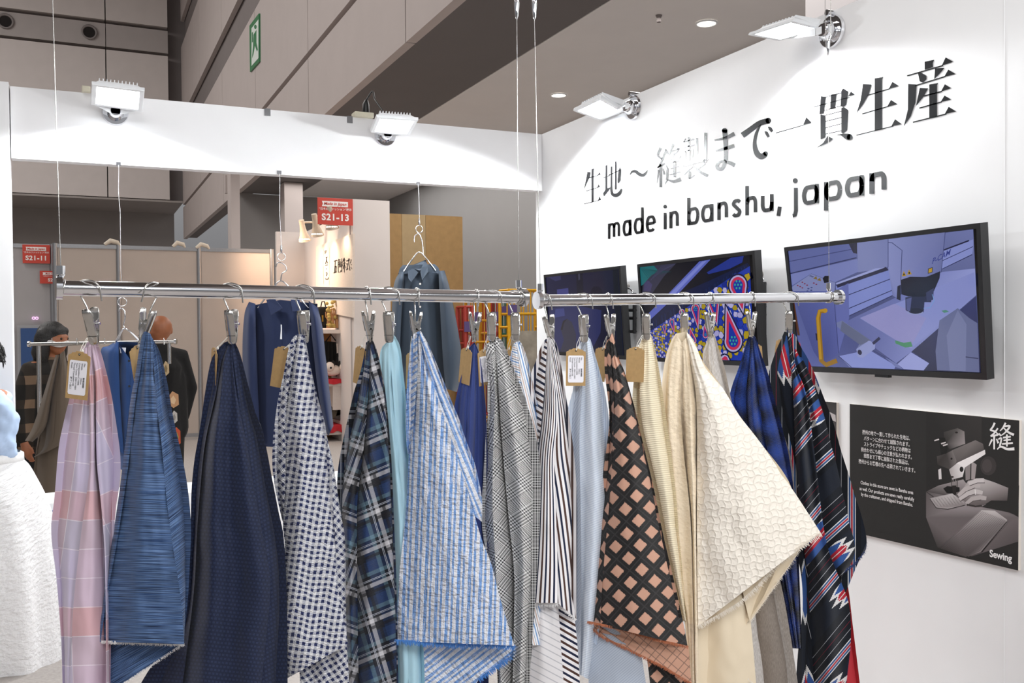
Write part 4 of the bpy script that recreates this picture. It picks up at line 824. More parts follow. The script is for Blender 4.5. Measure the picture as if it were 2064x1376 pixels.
def cable(px, base, dirv, topc, label, split=None):
    # base: point on the rail axis; topc: (px, py) where the cable leaves or is held; Z kept
    r = thing('suspension_cable', base, label, 'cable', 'steel cables holding the rails')
    up = base+Vector((0, 0, RR+.012)); Z = (base-EYE).dot(FWD)
    top = pz(topc[0], topc[1], Z)
    cl = MB()
    n = 28; t = dirv; s = Vector((0, 0, 1)).cross(t).normalized()
    for o in (-.004, .004):
        cl.tube([base+t*(o+.003*math.sin(2*PI*i/n))+(s*math.cos(2*PI*i/n)+Vector((0, 0, 1))*math.sin(2*PI*i/n))*(RR+.0015) for i in range(n+1)], .0016, 7)
    adopt(cl.build('loop', steel, smooth=True), r)
    adopt(MB().tube([up+Vector((0, 0, -.008)), up, up+Vector((0, 0, .018))], [.0045, .0085, .0085], 14).build('ferrule', chrome), r)
    if not split:
        adopt(MB().tube([up, top, top+(top-up)*.8], .0009, 7).build('wire', steel, smooth=True), r); return r
    hold = pz(split[0], split[1], Z)
    adopt(MB().tube([up, hold], .0009, 7).build('wire', steel, smooth=True), r)
    adopt(MB().tube([hold, hold+Vector((0, 0, .004)), hold+Vector((0, 0, .024)), hold+Vector((0, 0, .045))], [.002, .0035, .0062, .0075], 12).build('gripper', chrome, smooth=True), r)
    g = hold+Vector((0, 0, .045))
    adopt(MB().ball(g+Vector((-.003, -.006, .002)), .005).build('swivel', chrome, smooth=True), r)
    c = MB()
    for s2 in (-1, 1): c.tube([g+Vector((s2*.004, 0, -.008)), g+s2*_r*.0085+Vector((0, 0, .02)), g+s2*_r*.011+Vector((0, 0, .9))], .0011, 6)
    adopt(c.build('upper_wire', steel, smooth=True), r)
    adopt(MB().tube([tuple(g+_r*.004), tuple(g+_r*.012+Vector((0, 0, .022))), tuple(g+_r*.003+Vector((0, 0, .012)))], .0014, 6).build('latch', chrome, smooth=True), r)
    return r
cable(123, rpt(123), rd, (106, 0), 'thin cable at the end of the rail above the pink checked fabric')
cable(1048, rpt(1046), rd, (1041, 37), 'cable with a gripper over the inner end of the longer rail', (1041.5, 38))
cable(1085, rpt(1089), sd_, (1077, 38), 'cable with a gripper over the disc ended start of the second rail', (1077, 39))
cable(1672, rpt(1671), sd_, (1668, 111), 'cable with a double upper wire in front of the large lettering', (1669, 111))

# ---------------------------------------------------------------- steel clips with hooks
H0 = .0735
def clip_parts(k, name_root, label):
    """clip at the origin: pivot pin along y, jaws pressing along x, hook in the y-z plane stretched by k"""
    r = thing(name_root, (0, 0, 0), label, 'clip', 'steel clips hooked on the rails')
    for s in (-1, 1):
        prof = [(.0145, .031), (.0125, .020), (.0095, .006), (.0085, 0), (.006, -.012), (.0030, -.026), (.0016, -.040), (.0022, -.044)]
        rows = []; W_ = .0112
        for q, (x, z) in enumerate(prof):
            w_ = W_*(.86 if q == 0 else 1)*(1 if q < 6 else (.9 if q == 6 else .7))
            rows.append([(s*(x+.0022*(1-(i/4-1)**2)), w_*(i/4-1), z+(.0022*(1-(i/4-1)**2) if q == 0 else 0)-(.0016*(1-(i/4-1)**2) if q == 7 else 0)) for i in range(9)])
        o = MB().grid(rows).build('jaw', steel, smooth=True); adopt(o, r)
        so = o.modifiers.new('sheet', 'SOLIDIFY'); so.thickness = .0009
        e = MB().box((s*.0052-.0012, -.0108, -.0275) if s > 0 else (-.0064, -.0108, -.0275), (.0064 if s > 0 else -.004, .0108, -.0266)).build('groove', M('groove_dark', '#55524e', .4, .8)); adopt(e, r)
    ear = MB()
    for y in (-.0100, .0100):
        f = lambda pts: ear.hexa([(x, y-.0006, z) for x, z in pts], [(x, y+.0006, z) for x, z in pts])
        f([(-.0118, .010), (0, .0045), (0, -.0075), (-.0048, -.014), (-.0076, -.016)]); f([(.0118, .010), (.0076, -.016), (.0048, -.014), (0, -.0075), (0, .0045)])
    adopt(ear.build('side_ear', steel), r)
    adopt(MB().tube([(0, -.019, 0), (0, -.0165, 0), (0, -.0160, 0), (0, .0125, 0)], [.0026, .0030, .0019, .0019], 12).build('pivot_pin', chrome, smooth=True), r)
    sp = MB(); sp.tube([(.0032*math.cos(t*.9), -.007+.014*t/42, -.0032*0+.0032*math.sin(t*.9)-.006) for t in range(43)], .0008, 5); adopt(sp.build('spring', M('spring_dark', '#3a3836', .4, .8)), r)
    pts = [(0, .004, 0), (0, .004, .018), (0, .005*k, .036), (0, .009*k, H0-.0235)]
    for i in range(-5, 18): a_ = math.radians(i*10); pts.append((0, k*(RR+.0026)*math.cos(a_), H0+(RR+.0026)*math.sin(a_)))
    pts += [(0, -k*(RR+.0028), H0-.008), (0, -k*(RR+.0034), H0-.026)]
    adopt(MB().tube(pts, .0019, 9).build('hook', steel, smooth=True), r)
    return r
proto = {}
rang = lambda d: math.atan2(d.y, d.x)
CL = [  # x of pivot, yaw, tilt, fabric held
 (184, 50, 9, 'the pink checked fabric'), (293, -46, -13, 'the blue slub weave fabric'), (466, 50, 3, 'the dark navy textured fabric'), (611, 50, 3, 'the navy and white gingham'), (743, 3, 3, 'the dark tartan fabric'),
 (783, 50, 1, 'the plain pale aqua fabric'), (837, -4, -2, 'the crinkled blue and white striped fabric'), (956, -5, -3, 'the plain indigo fabric'), (990, 50, 3, 'the black and white glen check'), (1038, 50, 2, 'the fine blue and tan striped fabric'),
 (1107, 14, 8, 'the white fabric with brown and navy stripes'), (1176, 40, 4, 'the pale blue pinstriped fabric'), (1230, 6, 5, 'the peach fabric with black lattice'), (1302, 50, 3, 'the cream ribbed fabric'), (1379, 50, 4, 'the ivory quilted fabric'),
 (1431, 2, 0, 'the light grey melange fabric'), (1514, -2, 0, 'the blue and black plaid fabric'), (1590, 52, 2, 'the striped motif fabric')]
PIV = {}
for x, yaw, tilt, what in CL:
    d = rd if x < 1072 else sd_; key = 'w' if abs(yaw) > 30 else 'n'
    lab = 'steel spring clip holding ' + what
    if key not in proto: proto[key] = r = clip_parts(1.5 if key == 'w' else 1.03, 'spring_clip', lab)
    else: r = copy_tree(proto[key]); r['label'] = lab
    c = rpt(x); r.location = c - Vector((0, 0, H0)); r.rotation_euler = (0, math.radians(-tilt*1.1), rang(d)+math.radians(yaw)); PIV[x] = r.location.copy()

# ---------------------------------------------------------------- fabrics
Fm = {}
Fm['pink'] = fab('pink_check', lambda u, v: (mixc((u.band(7.4, .0, .16)).mx(v.band(6.2, 0, .2))*.6, mixc(nz(u, v, 5., 3.)*.15+v.band(24.8, 6.2, 12.4)*.55+u.band(22.2, 0, 7.4)*.35, mixc(v.band(24.8, 12.4, 18.6)*.5+.1, '#cbc3dc', '#bdb9c8'), '#d6abb0'), '#f3eaf1'), None, .4), .75)
Fm['slub'] = fab('blue_slub', lambda u, v: (mixc((nz(u*.12, v*9., 1., 4.)-.42)*3.6, mixc((nz(u*.06, v*3.2, 1., 3.)-.4)*3.2, '#14233f', '#2b4b7c'), '#7190be'), nz(u*.15, v*9., 1., 3.)*.6, .5), .6)
def f_navy(u, v):
    s = u+(v/.9-(v/.9).fr())*.37
    d = s.band(.85, 0, .5)*v.band(.9, .2, .62)
    return mixc(nz(u, v, 9., 3.)*.55+d*.4, '#10172b', '#2f3a5c'), d*1.6, 1.4
Fm['navy'] = fab('navy_dobby', f_navy, .65)
def f_ging(u, v):
    p = 1.42; u2 = u+nz(u, v, 1.3, 2.)*.3; v2 = v+nz(u, v, .9, 2., 3.)*.5+nz(u*.2, v*.15, 1., 1.)*2.2
    a_, b_ = u2.band(p, 0, p/2), v2.band(p, 0, p/2)
    return mixc((a_+b_)*.5, '#f4f3f4', mixc((a_*b_), '#8e96b4', '#26305f')), nz(u*.8, v*2.2, 1.7, 2.)*4.+b_*.3, 1.3
Fm['ging'] = fab('navy_gingham', f_ging, .9)
def tart(u, v, P=8.6):
    def ax(t):
        return t.band(P, 0, .30*P), t.band(P, .30*P, .42*P), t.band(P, .64*P, .76*P), t.band(P, .52*P, .535*P).mx(t.band(P, .555*P, .57*P)), t.band(P, .84*P, .93*P)
    n1, g1, w1, l1, k1 = ax(u); n2, g2, w2, l2, k2 = ax(v)
    c = mixc((n1+n2)*.5, '#0d121c', '#1f345c'); c = mixc((g1+g2)*.34, c, '#7394a6'); c = mixc((w1+w2)*.36, c, '#e9e6ea'); c = mixc((k1+k2)*.75, c, '#15131a'); c = mixc(l1.mx(l2)*.6, c, '#d6dae6')
    return c, nz(u*.5, v*6., 1., 2.)*1.2, .8
Fm['tartan'] = fab('dark_tartan', tart, .75)
Fm['aqua'] = fab('pale_aqua', plain('#b5dbe9', .03, .2), .7)
def f_blue(u, v):
    u = u+nz(u, v*.35, 1.0, 2.)*.16; p = 2.7; slub = nz(u*7., v*.3, 1., 4.)
    b_ = u.band(p, 0, .8).mx(u.band(p, 1.3, 1.85))*((slub-.27)*4.5).cl()
    t = u.band(p, .85, .97).mx(u.band(p, 1.1, 1.2)).mx(u.band(p, 1.95, 2.05)).mx(u.band(p, 2.2, 2.3)).mx(u.band(p, 2.45, 2.55))
    c = mixc(t*.6, mixc(b_*.9, '#f2f4fb', '#4f8acf'), '#9d979a'); return c, nz(u*.9, v*1.5, .7, 3.)*4.6, 1.6
Fm['blue'] = fab('blue_seersucker', f_blue, .9)
Fm['indigo'] = fab('indigo_plain', lambda u, v: (mixc(nz(u, v, 10., 3.)*.5+u.band(1.2, 0, .09)*v.band(.8, 0, .09), '#2c3a72', '#435493'), None, .3), .7)
def f_glen(u, v):
    a_ = u.band(.34, 0, .17); b_ = v.band(.34, 0, .17); A = u.band(5.2, 0, 2.2); B = v.band(6.4, 0, 2.8)
    a2 = u.band(.68, 0, .34); b2 = v.band(.68, 0, .34); a_ = a_*A+a2*(1-A); b_ = b_*B+b2*(1-B)
    return mixc((a_+b_)*.5, '#f0efee', '#161618'), None, .35
Fm['glen'] = fab('glen_check', f_glen, .6)
def f_multi(u, v):
    c = mixc(u.band(2.4, 0, .3), '#f1f2f6', '#6f9bd0'); c = mixc(u.band(2.4, .7, .85), c, '#26324f'); c = mixc(u.band(2.4, 1.2, 1.5), c, '#d8c0b4'); c = mixc(u.band(2.4, 1.8, 1.95), c, '#8f9bb0'); return c, None, .3
Fm['multi'] = fab('fine_multi_stripe', f_multi)
Fm['stripe'] = fab('brown_navy_stripe', lambda u, v: (mixc(u.band(2.9, 1.45, 2.08), mixc(u.band(2.9, 0, .64), '#f4f1f2', '#4e342d'), '#1c2440'), None, .3), .8)
Fm['stripe_back'] = fab('brown_navy_stripe_reverse', lambda u, v: (mixc(u.band(1.7, 0, .28)*.55, '#e4e1e2', '#8d8f99'), None, .3), .8)
Fm['pin'] = fab('pale_pinstripe', lambda u, v: (mixc(u.band(.5, 0, .2)*.55, '#dfe6ef', '#8fa4c4'), None, .25), .7)
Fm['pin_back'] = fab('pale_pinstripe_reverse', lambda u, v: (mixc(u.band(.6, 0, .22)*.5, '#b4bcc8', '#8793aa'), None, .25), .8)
def f_latt(u, v):
    P_ = 4.9; j = (nz(u, v, 4.5, 4.)-.5)*.9
    def bd(t, o): f = ((t+j*o)/P_).fr(); return f.gt(.28)*f.lt(.72)
    L = bd(u, 1.).mx(bd(v, 1.)); core = (((u/P_).fr()-.5).ab()).lt(.035).mx((((v/P_).fr()-.5).ab()).lt(.035))
    fz = nz(u, v, 14., 4.)
    return mixc((L-(fz.gt(.66))*.0), mixc(nz(u, v, 4., 3.)*.5, '#c99a84', '#d9ad96'), mixc(core*.5+fz*.25, '#171415', '#4b4848')), L*(.6+fz*1.6), 1.3
Fm['latt'] = fab('peach_lattice', f_latt, .8)
Fm['latt_back'] = fab('peach_lattice_reverse', lambda u, v: (mixc((((u/4.3).fr()-.3).ab().lt(.03)).mx(((u/4.3).fr()-.7).ab().lt(.03)).mx((((v/4.3).fr()-.3).ab().lt(.03))).mx(((v/4.3).fr()-.7).ab().lt(.03))*.6, '#cfa088', '#5a4c48'), None, .4), .8)
Fm['rib'] = fab('cream_rib', lambda u, v: (mixc(v.band(.62, 0, .25)*.35+nz(u, v, 9., 2.)*.15, '#f1e6cb', '#e0d2b0'), (v*10.1).sin()*.5, .5), .8)
def quil(u, v):
    a_ = (((u+(v*1.55).sin()*.30)/1.9).fr()-.5).ab()*2; b_ = (((v+(u*1.65).sin()*.30)/2.1).fr()-.5).ab()*2
    a2, b2 = a_*a_, b_*b_; h = (1.-a2*a2)*(1.-b2*b2)
    ln = a_.mx(b_).gt(.95)
    return mixc(ln*.22, '#f7efe2', '#d2c5b4'), h*.8+nz(u, v, .7, 2.)*1.2, 1.2
Fm['quilt'] = fab('ivory_quilt', quil, .75)
Fm['ivory'] = fab('ivory_plain', lambda u, v: (mixc(nz(u, v, 6., 3.), '#f2dfc0', '#f6e7cf'), nz(u, v, .7, 3.)*3., 1.), .75)
Fm['beige'] = fab('ivory_reverse', plain('#e6d6bb', .04, .5), .8)
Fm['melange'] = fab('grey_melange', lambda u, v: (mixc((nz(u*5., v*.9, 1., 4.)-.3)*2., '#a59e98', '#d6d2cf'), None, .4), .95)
def f_bpl(u, v):
    n = nz(u*.9, v*.9, 4., 3.); s1 = ((u*.75).sin()*.5+.5); s2 = ((v*.8+1.).sin()*.5+.5)
    th = (u.band(.36, 0, .12)).mx(v.band(.36, 0, .12))
    return mixc((s1*.45+s2*.4+(n-.5)*.5-.12+th*.12).cl(), '#0b0e19', '#2448a4'), (v*14.+nz(u, v, 2., 2.)*6.).sin()*.4, .8
Fm['melange_dark'] = fab('grey_melange_dark', lambda u, v: (mixc((nz(u*5., v*.9, 1., 4.)-.3)*2., '#7a7067', '#958b82'), None, .4), .95)
Fm['bplaid'] = fab('blue_plaid', f_bpl, .8)
def ikat(u, v):
    # u runs across the stripes, v along them
    P_ = 18.5; t = (u/P_).fr()*P_; c = mixc(nz(u, v, 7., 3.)*.6, '#0c0f16', '#191f2a')
    def put(c, a_, b_, col): return mixc(t.gt(a_)*t.lt(b_), c, col)
    saw = (((v/.6).fr()-.5).ab())*1.1
    q = ((v/36.).fr()-.5)*36.; s_ = q.ab()                      # distance along from the centre of a motif
    tip = (t-7.3).ab(); zone = tip.lt(3.15)
    fing = (((t-4.15)/2.1).fr()-.5).ab()*6.5; e_ = s_+fing-saw+tip*.5
    c = put(c, 4.15, 10.45, '#151b27')
    c = mixc(zone*e_.lt(11.8), c, '#d9d7d6'); c = mixc(zone*e_.lt(9.6), c, '#2f5290'); c = mixc(zone*tip.lt(1.05)*(s_+fing*.5-saw).lt(9.2), c, '#b02436'); c = mixc(zone*tip.lt(.12)*s_.lt(12.), c, '#d9d7d6')
    for a_, b_, col in ((0, .3, '#d9d8d8'), (.3, .85, '#31507f'), (.85, 1.0, '#d9d8d8'), (1.0, 1.55, '#a82438'), (1.55, 1.7, '#d9d8d8'), (1.7, 2.25, '#31507f'), (2.25, 2.5, '#d9d8d8'), (12.8, 12.95, '#a9aab0'), (14.6, 14.72, '#7d1c32'), (16.4, 16.55, '#a9aab0')): c = put(c, a_, b_, col)
    return c, nz(u, v, 5., 2.)*.6, .6
Fm['ikat'] = fab('stripe_motif_weave', ikat, .85)
Fm['red'] = fab('red_plain', plain('#b3202c', .06, .4), .85)

def sm(a, b, x): t = max(0, min(1, (x-a)/(b-a))); return t*t*(3-2*t)
def resample(poly, n):
    L = [0]
    for p, q in zip(poly, poly[1:]): L.append(L[-1]+math.hypot(q[0]-p[0], q[1]-p[1]))
    out = []
    for i in range(n+1):
        s = L[-1]*i/n; k = 0
        while k < len(L)-2 and L[k+1] < s: k += 1
        f = (s-L[k])/max(1e-6, L[k+1]-L[k]); out.append((poly[k][0]+(poly[k+1][0]-poly[k][0])*f, poly[k][1]+(poly[k+1][1]-poly[k][1])*f))
    return out
def smooth_pl(p): return spl(p, 5) if len(p) > 2 else p
def sheet(mb, Z, Lp, Rp, dl=0., dr=0., bulge=.02, ang=0., org=(0, 0), folds=0, fa=.0, mi=0, nx=22, ny=64, wr=.004, seed=0, grow=.28, us=1., slant=0., fw=None):
    L, R_ = resample(smooth_pl(Lp), ny), resample(smooth_pl(Rp), ny); rows = []; uvs = []; ca, sa_ = math.cos(math.radians(ang)), math.sin(math.radians(ang))
    pl_ = .005*min(1., abs(Rp[len(Rp)//2][0]-Lp[len(Lp)//2][0])/60)
    for j in range(ny+1):
        t = j/ny; g = min(1, sm(-.02, grow, t)*.9+.1); row = []; uv = []
        for i in range(nx+1):
            s = i/nx; x = L[j][0]+(R_[j][0]-L[j][0])*s; y = L[j][1]+(R_[j][1]-L[j][1])*s
            wpx = abs(R_[j][0]-L[j][0])*Z/F
            z = (dl+(dr-dl)*s)*g - bulge*g*math.sin(PI*s)
            z += pl_*(1-t)**1.5*math.cos(2*PI*2.5*s+seed)*min(1, t*9)
            if folds: z += fa*g*math.cos(2*PI*folds*s+.8*math.sin(3*t+seed))
            z += wr*(noise.noise(Vector((x*.02+seed*7.3, y*.012, seed)))+.5*noise.noise(Vector((x*.06, y*.03+seed, 5.))))
            row.append(pz(x, y, Z+z))
            # metric cloth coordinates (cm): across relative to the sheet's middle line, and down
            xm = (x-org[0])*Z/F*100*us; ym = (y-org[1])*Z/F*100
            if fw: xm = (s-.5)*fw
            xm += slant*ym
            uv.append((xm*ca+ym*sa_+50, -xm*sa_+ym*ca+50))
        rows.append(row); uvs.append(uv)
    mb.mi = mi; mb.grid(rows, uvs); return rows
def fringe(parent, Z, pts, col, ln=7, n=120, name='frayed_edge', dz=-.004, spread=3.):
    q = resample(pts, n); mb = MB(); rnd = random.Random(len(pts)*n)
    for i, (x, y) in enumerate(q):
        a_ = q[max(i-1, 0)]; b_ = q[min(i+1, n)]; dx, dy = b_[0]-a_[0], b_[1]-a_[1]; d = math.hypot(dx, dy) or 1; nx_, ny_ = -dy/d, dx/d
        if ny_ < 0: nx_, ny_ = -nx_, -ny_
        for k in range(2):
            l = ln*rnd.uniform(.35, 1.1); ox = rnd.uniform(-spread, spread); o = Z+dz+rnd.uniform(-.004, .004); w_ = rnd.uniform(.5, 1.0)
            p0 = (x-nx_*2+rnd.uniform(-1, 1), y-ny_*2); p1 = (x+nx_*l*.6+ox*.5, y+ny_*l*.6); p2 = (x+nx_*l+ox, y+ny_*l*.95)
            mb.grid([[pz(p[0]-w_*s, p[1], o), pz(p[0]+w_*s, p[1], o)] for p, s in ((p0, 1), (p1, .8), (p2, .3))])
    return adopt(mb.build(name, col), parent)
UVO = 0
def cloth(name, label, Z, mats, sheets, back=None, cat='fabric'):
    """sheets: keyword dicts for sheet(); back: (L, R) outline of the rear drape"""
    base = pz(*sheets[0]['Lp'][0], Z); r = thing(name, base, label, cat, 'fabric lengths clipped to the rails')
    mb = MB()
    if back:
        sheet(mb, Z, back[0], back[1], .012, .012, -.045, nx=14, ny=40, mi=back[2] if len(back) > 2 else 0, wr=.002)
    for k, s in enumerate(sheets):
        s = dict(s); s['dl'] = s.get('dl', 0)*1.25; s['dr'] = s.get('dr', 0)*1.25; s['bulge'] = s.get('bulge', .02)*1.7; s['fa'] = s.get('fa', 0)*1.5; s['wr'] = s.get('wr', .004)*1.6; s.setdefault('org', s['Lp'][0]); s.setdefault('seed', k+len(label)); z = s.pop('z', 0.); sheet(mb, Z+z, **s)
    adopt(mb.build('drape', [Fm[q] for q in mats], smooth=True), r); return r
ivt = M('thread_ivory', '#efe6d8', .9); blt = M('thread_blue', '#4d86cf', .9); bwt = M('thread_brown', '#b06a4a', .9); wht = M('thread_white', '#e9e7e6', .9); nvt = M('thread_navy', '#31406c', .9)
B = 1440
# 1 pink check
c1a = [(176, 700), (178, 760), (180, 820), (181, 926), (174, 1000), (163, 1080), (148, 1220), (142, 1376), (140, B)]
c1b = [(183, 690), (192, 760), (193, 830), (195, 930), (205, 1030), (212, 1150), (214, 1376), (214, B)]
p1L = [(166, 700), (152, 760), (138, 811), (128, 852), (118, 904), (110, 1000), (103, 1072), (114, 1168), (123, 1286), (126, 1376), (127, B)]
p1R = [(190, 676), (200, 700), (209, 728), (224, 792), (237, 872), (243, 926), (241, 977), (232, 1040), (225, 1200), (222, B)]
cloth('hanging_fabric', 'pink and lavender checked fabric at the end of the longer rail', railZ(184)+.03, ['pink'], [dict(Lp=p1L, Rp=c1a, dl=.05, dr=-.02, bulge=.012, ang=8, folds=1, fa=.006), dict(Lp=c1a, Rp=c1b, dl=-.02, dr=.012, bulge=.014, ang=-2), dict(Lp=c1b, Rp=p1R, dl=-.012, dr=.05, bulge=.012, ang=-24)], (p1L, p1R))
# 2 blue slub
p2L = [(291, 668), (283, 689), (272, 759), (264, 800), (253, 884), (241, 988), (222, 1114), (201, 1240), (191, 1293)]
c2a = [(295, 668), (291, 690), (281, 759), (274, 800), (257, 950), (236, 1090), (216, 1200), (203, 1293)]
c2b = [(303, 672), (308, 700), (314, 800), (326, 900), (335, 1000), (347, 1093), (364, 1205), (371, 1298)]
p2R = [(308, 683), (323, 712), (337, 770), (349, 840), (368, 925), (379, 988), (385, 1060), (383, 1126), (379, 1202), (372, 1270)]
Z2 = railZ(293)-.025
r = cloth('hanging_fabric', 'denim blue slub weave fabric with a pale frayed hem', Z2, ['slub'], [dict(Lp=[(213, 1280), (213, B)], Rp=[(371, 1285), (368, 1298), (300, 1344), (200, 1405)], z=.035, ang=-30, bulge=.0, ny=20), dict(Lp=p2L, Rp=c2a, dl=.012, dr=-.006, bulge=.004, ang=1, nx=6), dict(Lp=c2a, Rp=c2b, dl=.002, dr=-.016, bulge=.012, ang=1.5, org=(280, 668), wr=.007), dict(Lp=c2b, Rp=p2R, dl=-.014, dr=.055, bulge=.012, ang=-38)], (p2L[:-1], p2R))
fringe(r, Z2, [(192, 1292), (250, 1294), (310, 1296), (371, 1298)], wht, 6, 110); fringe(r, Z2+.035, [(368, 1298), (300, 1344), (251, 1376)], wht, 4, 60)
# 3 navy dobby
p3L = [(452, 690), (432, 712), (422, 740), (412, 800), (403, 863), (392, 926), (386, 988), (384, 1060), (378, 1177), (360, 1270), (300, 1350), (250, B)]
c3a = [(458, 698), (446, 730), (436, 790), (428, 825), (415, 884), (407, 947), (397, 1072), (390, 1200), (360, B)]
c3b = [(467, 690), (469, 730), (478, 800), (499, 905), (511, 975), (530, 1080), (545, 1172), (535, 1300), (520, B)]
p3R = [(470, 683), (484, 713), (499, 771), (516, 835), (528, 863), (539, 913), (549, 967), (562, 1034), (572, 1085), (578, 1200), (580, B)]
cloth('hanging_fabric', 'dark navy fabric with rows of small raised dashes', railZ(466)+.02, ['navy', 'indigo'], [dict(Lp=p3L, Rp=c3a, dl=.07, dr=-.005, bulge=.006, ang=6), dict(Lp=c3a, Rp=c3b, dl=-.002, dr=-.01, bulge=.02, ang=6, folds=1.6, fa=.012, org=(440, 690)), dict(Lp=c3b, Rp=p3R, dl=-.01, dr=.07, bulge=.012, ang=-28)], (p3L, p3R))
# 4 gingham
c4a = [(600, 672), (592, 720), (584, 760), (577, 830), (576, 905), (575, 980), (570, 1051), (574, 1101), (569, 1156), (562, 1219), (560, 1260), (562, 1323), (566, 1374)]
p4L = [(590, 680), (582, 701), (571, 756), (560, 806), (553, 858), (550, 890), (549, 940), (556, 990), (568, 1045)]
p4R = [(614, 676), (624, 727), (633, 771), (644, 814), (656, 858), (662, 917), (669, 967), (671, 1015), (675, 1072), (677, 1126), (678, 1168), (687, 1219), (696, 1260), (701, 1298)]
Z4 = railZ(611)-.025
r = cloth('hanging_fabric', 'navy and white gingham seersucker fabric', Z4, ['ging'], [dict(Lp=[(600, 1330), (604, 1360), (606, B)], Rp=[(697, 1285), (702, 1340), (706, B)], z=.05, ang=-35, bulge=0, ny=20), dict(Lp=[(640, 840), (650, 900), (655, 1000), (660, 1200), (660, 1310)], Rp=[(650, 840), (662, 893), (672, 938), (687, 1034), (696, 1093), (697, 1200), (700, 1310)], z=.045, ang=40, bulge=.0, dl=-.02, dr=.03), dict(Lp=p4L, Rp=c4a[:7], dl=.045, dr=-.004, bulge=.008, ang=45), dict(Lp=c4a, Rp=p4R, dl=-.004, dr=.02, bulge=.025, folds=1.3, fa=.006, ang=9, org=(600, 672), wr=.009)], (p4L, p4R[:10]))
# 5 tartan
p5L = [(738, 690), (730, 735), (720, 771), (711, 800), (684, 926), (680, 1000), (690, 1100), (694, 1200), (697, B)]
c5a = [(740, 690), (731, 760), (718, 840), (703, 905), (692, 980), (690, 1040), (697, 1200), (700, B)]
c5b = [(745, 682), (744, 760), (737, 860), (729, 940), (720, 1018), (720, 1177), (724, B)]
p5R = [(749, 680), (760, 707), (771, 756), (778, 800), (784, 863), (790, 946), (795, 1072), (799, 1177), (803, 1376), (804, B)]
cloth('hanging_fabric', 'dark navy and grey tartan fabric with white bands', railZ(743)+.0, ['tartan'], [dict(Lp=p5L, Rp=c5a, dl=.075, dr=.0, bulge=.0, ang=12, z=.01), dict(Lp=c5a, Rp=c5b, dl=-.004, dr=-.012, bulge=.012, ang=20, folds=1, fa=.006), dict(Lp=c5b, Rp=p5R, dl=-.006, dr=.03, bulge=.02, ang=-24, slant=.15, folds=1.6, fa=.010)], (p5L, p5R))
# 6 aqua
p6L = [(779, 690), (766, 712), (764, 800), (770, 900), (785, 1100), (796, 1376), (797, B)]; p6R = [(790, 670), (798, 680), (807, 701), (812, 742), (818, 800), (826, 920), (841, 1100), (855, 1300), (857, B)]
c6 = [(786, 690), (790, 760), (796, 850), (806, 960), (815, 1100), (826, B)]
cloth('hanging_fabric', 'plain pale aqua fabric between the tartan and blue striped fabrics', railZ(783)+.035, ['aqua'], [dict(Lp=p6L, Rp=c6, dl=.04, dr=-.012, bulge=.012, folds=1, fa=.004), dict(Lp=c6, Rp=p6R, dl=-.012, dr=.05, bulge=.012, folds=.8, fa=.004)], (p6L, p6R))
# 7 blue seersucker
c7a = [(841, 680), (842, 720), (841, 760), (838, 800), (833, 860), (824, 915), (820, 1001), (814, 1072), (806, 1143), (801, 1219), (796, 1291)]
p7L = [(834, 672), (827, 701), (823, 742), (820, 780), (818, 830), (819, 890), (822, 915)]
c7b = [(846, 676), (850, 690), (859, 727), (872, 770), (886, 815), (903, 860), (914, 896), (939, 980), (957, 1040), (973, 1093), (990, 1135), (1006, 1198), (1027, 1269), (1037, 1301)]
p7R = [(848, 666), (864, 695), (884, 742), (907, 800), (925, 843), (937, 880), (950, 915), (958, 938), (971, 1001), (971, 1051)]
Z7 = railZ(837)-.03
r = cloth('hanging_fabric', 'crinkled blue and white striped fabric with blue frayed hem', Z7, ['blue'], [dict(Lp=[(845, 1280), (854, 1310), (857, B)], Rp=[(1036, 1295), (1027, 1325), (1002, 1342), (965, 1369), (930, B)], z=.03, ang=52, bulge=-.01, ny=24), dict(Lp=p7L, Rp=c7a[:6], dl=.05, dr=.0, bulge=.004, ang=55), dict(Lp=c7b[:9], Rp=p7R, dl=-.018, dr=.035, bulge=.012, ang=-22), dict(Lp=c7a, Rp=c7b, dl=.004, dr=-.022, bulge=.018, ang=2, org=(841, 676), wr=.008, nx=30, ny=80)], (p7L, p7R[:-1]))
fringe(r, Z7-.02, [(796, 1290), (860, 1294), (920, 1298), (980, 1297), (1037, 1301)], blt, 11, 150); fringe(r, Z7+.028, [(1037, 1301), (1030, 1324), (1002, 1342), (965, 1369)], blt, 9, 60)
# 8 indigo
p8L = [(953, 692), (945, 700), (937, 733), (922, 788), (914, 850), (920, 1000), (935, 1200), (940, B)]; p8R = [(957, 690), (962, 700), (969, 727), (976, 785), (981, 860), (984, 1000), (985, B)]
c8 = [(954, 695), (951, 720), (946, 760), (940, 850), (938, 1000), (950, B)]; c8b = [(957, 694), (960, 760), (958, 860), (956, 1000), (965, B)]
cloth('hanging_fabric', 'plain indigo fabric with a soft sheen beside the glen check', railZ(956)+.03, ['indigo'], [dict(Lp=p8L, Rp=c8, dl=.05, dr=-.01, bulge=.008), dict(Lp=c8, Rp=c8b, dl=-.01, dr=.01, bulge=.012), dict(Lp=c8b, Rp=p8R, dl=.01, dr=.045, bulge=.010)], (p8L, p8R))
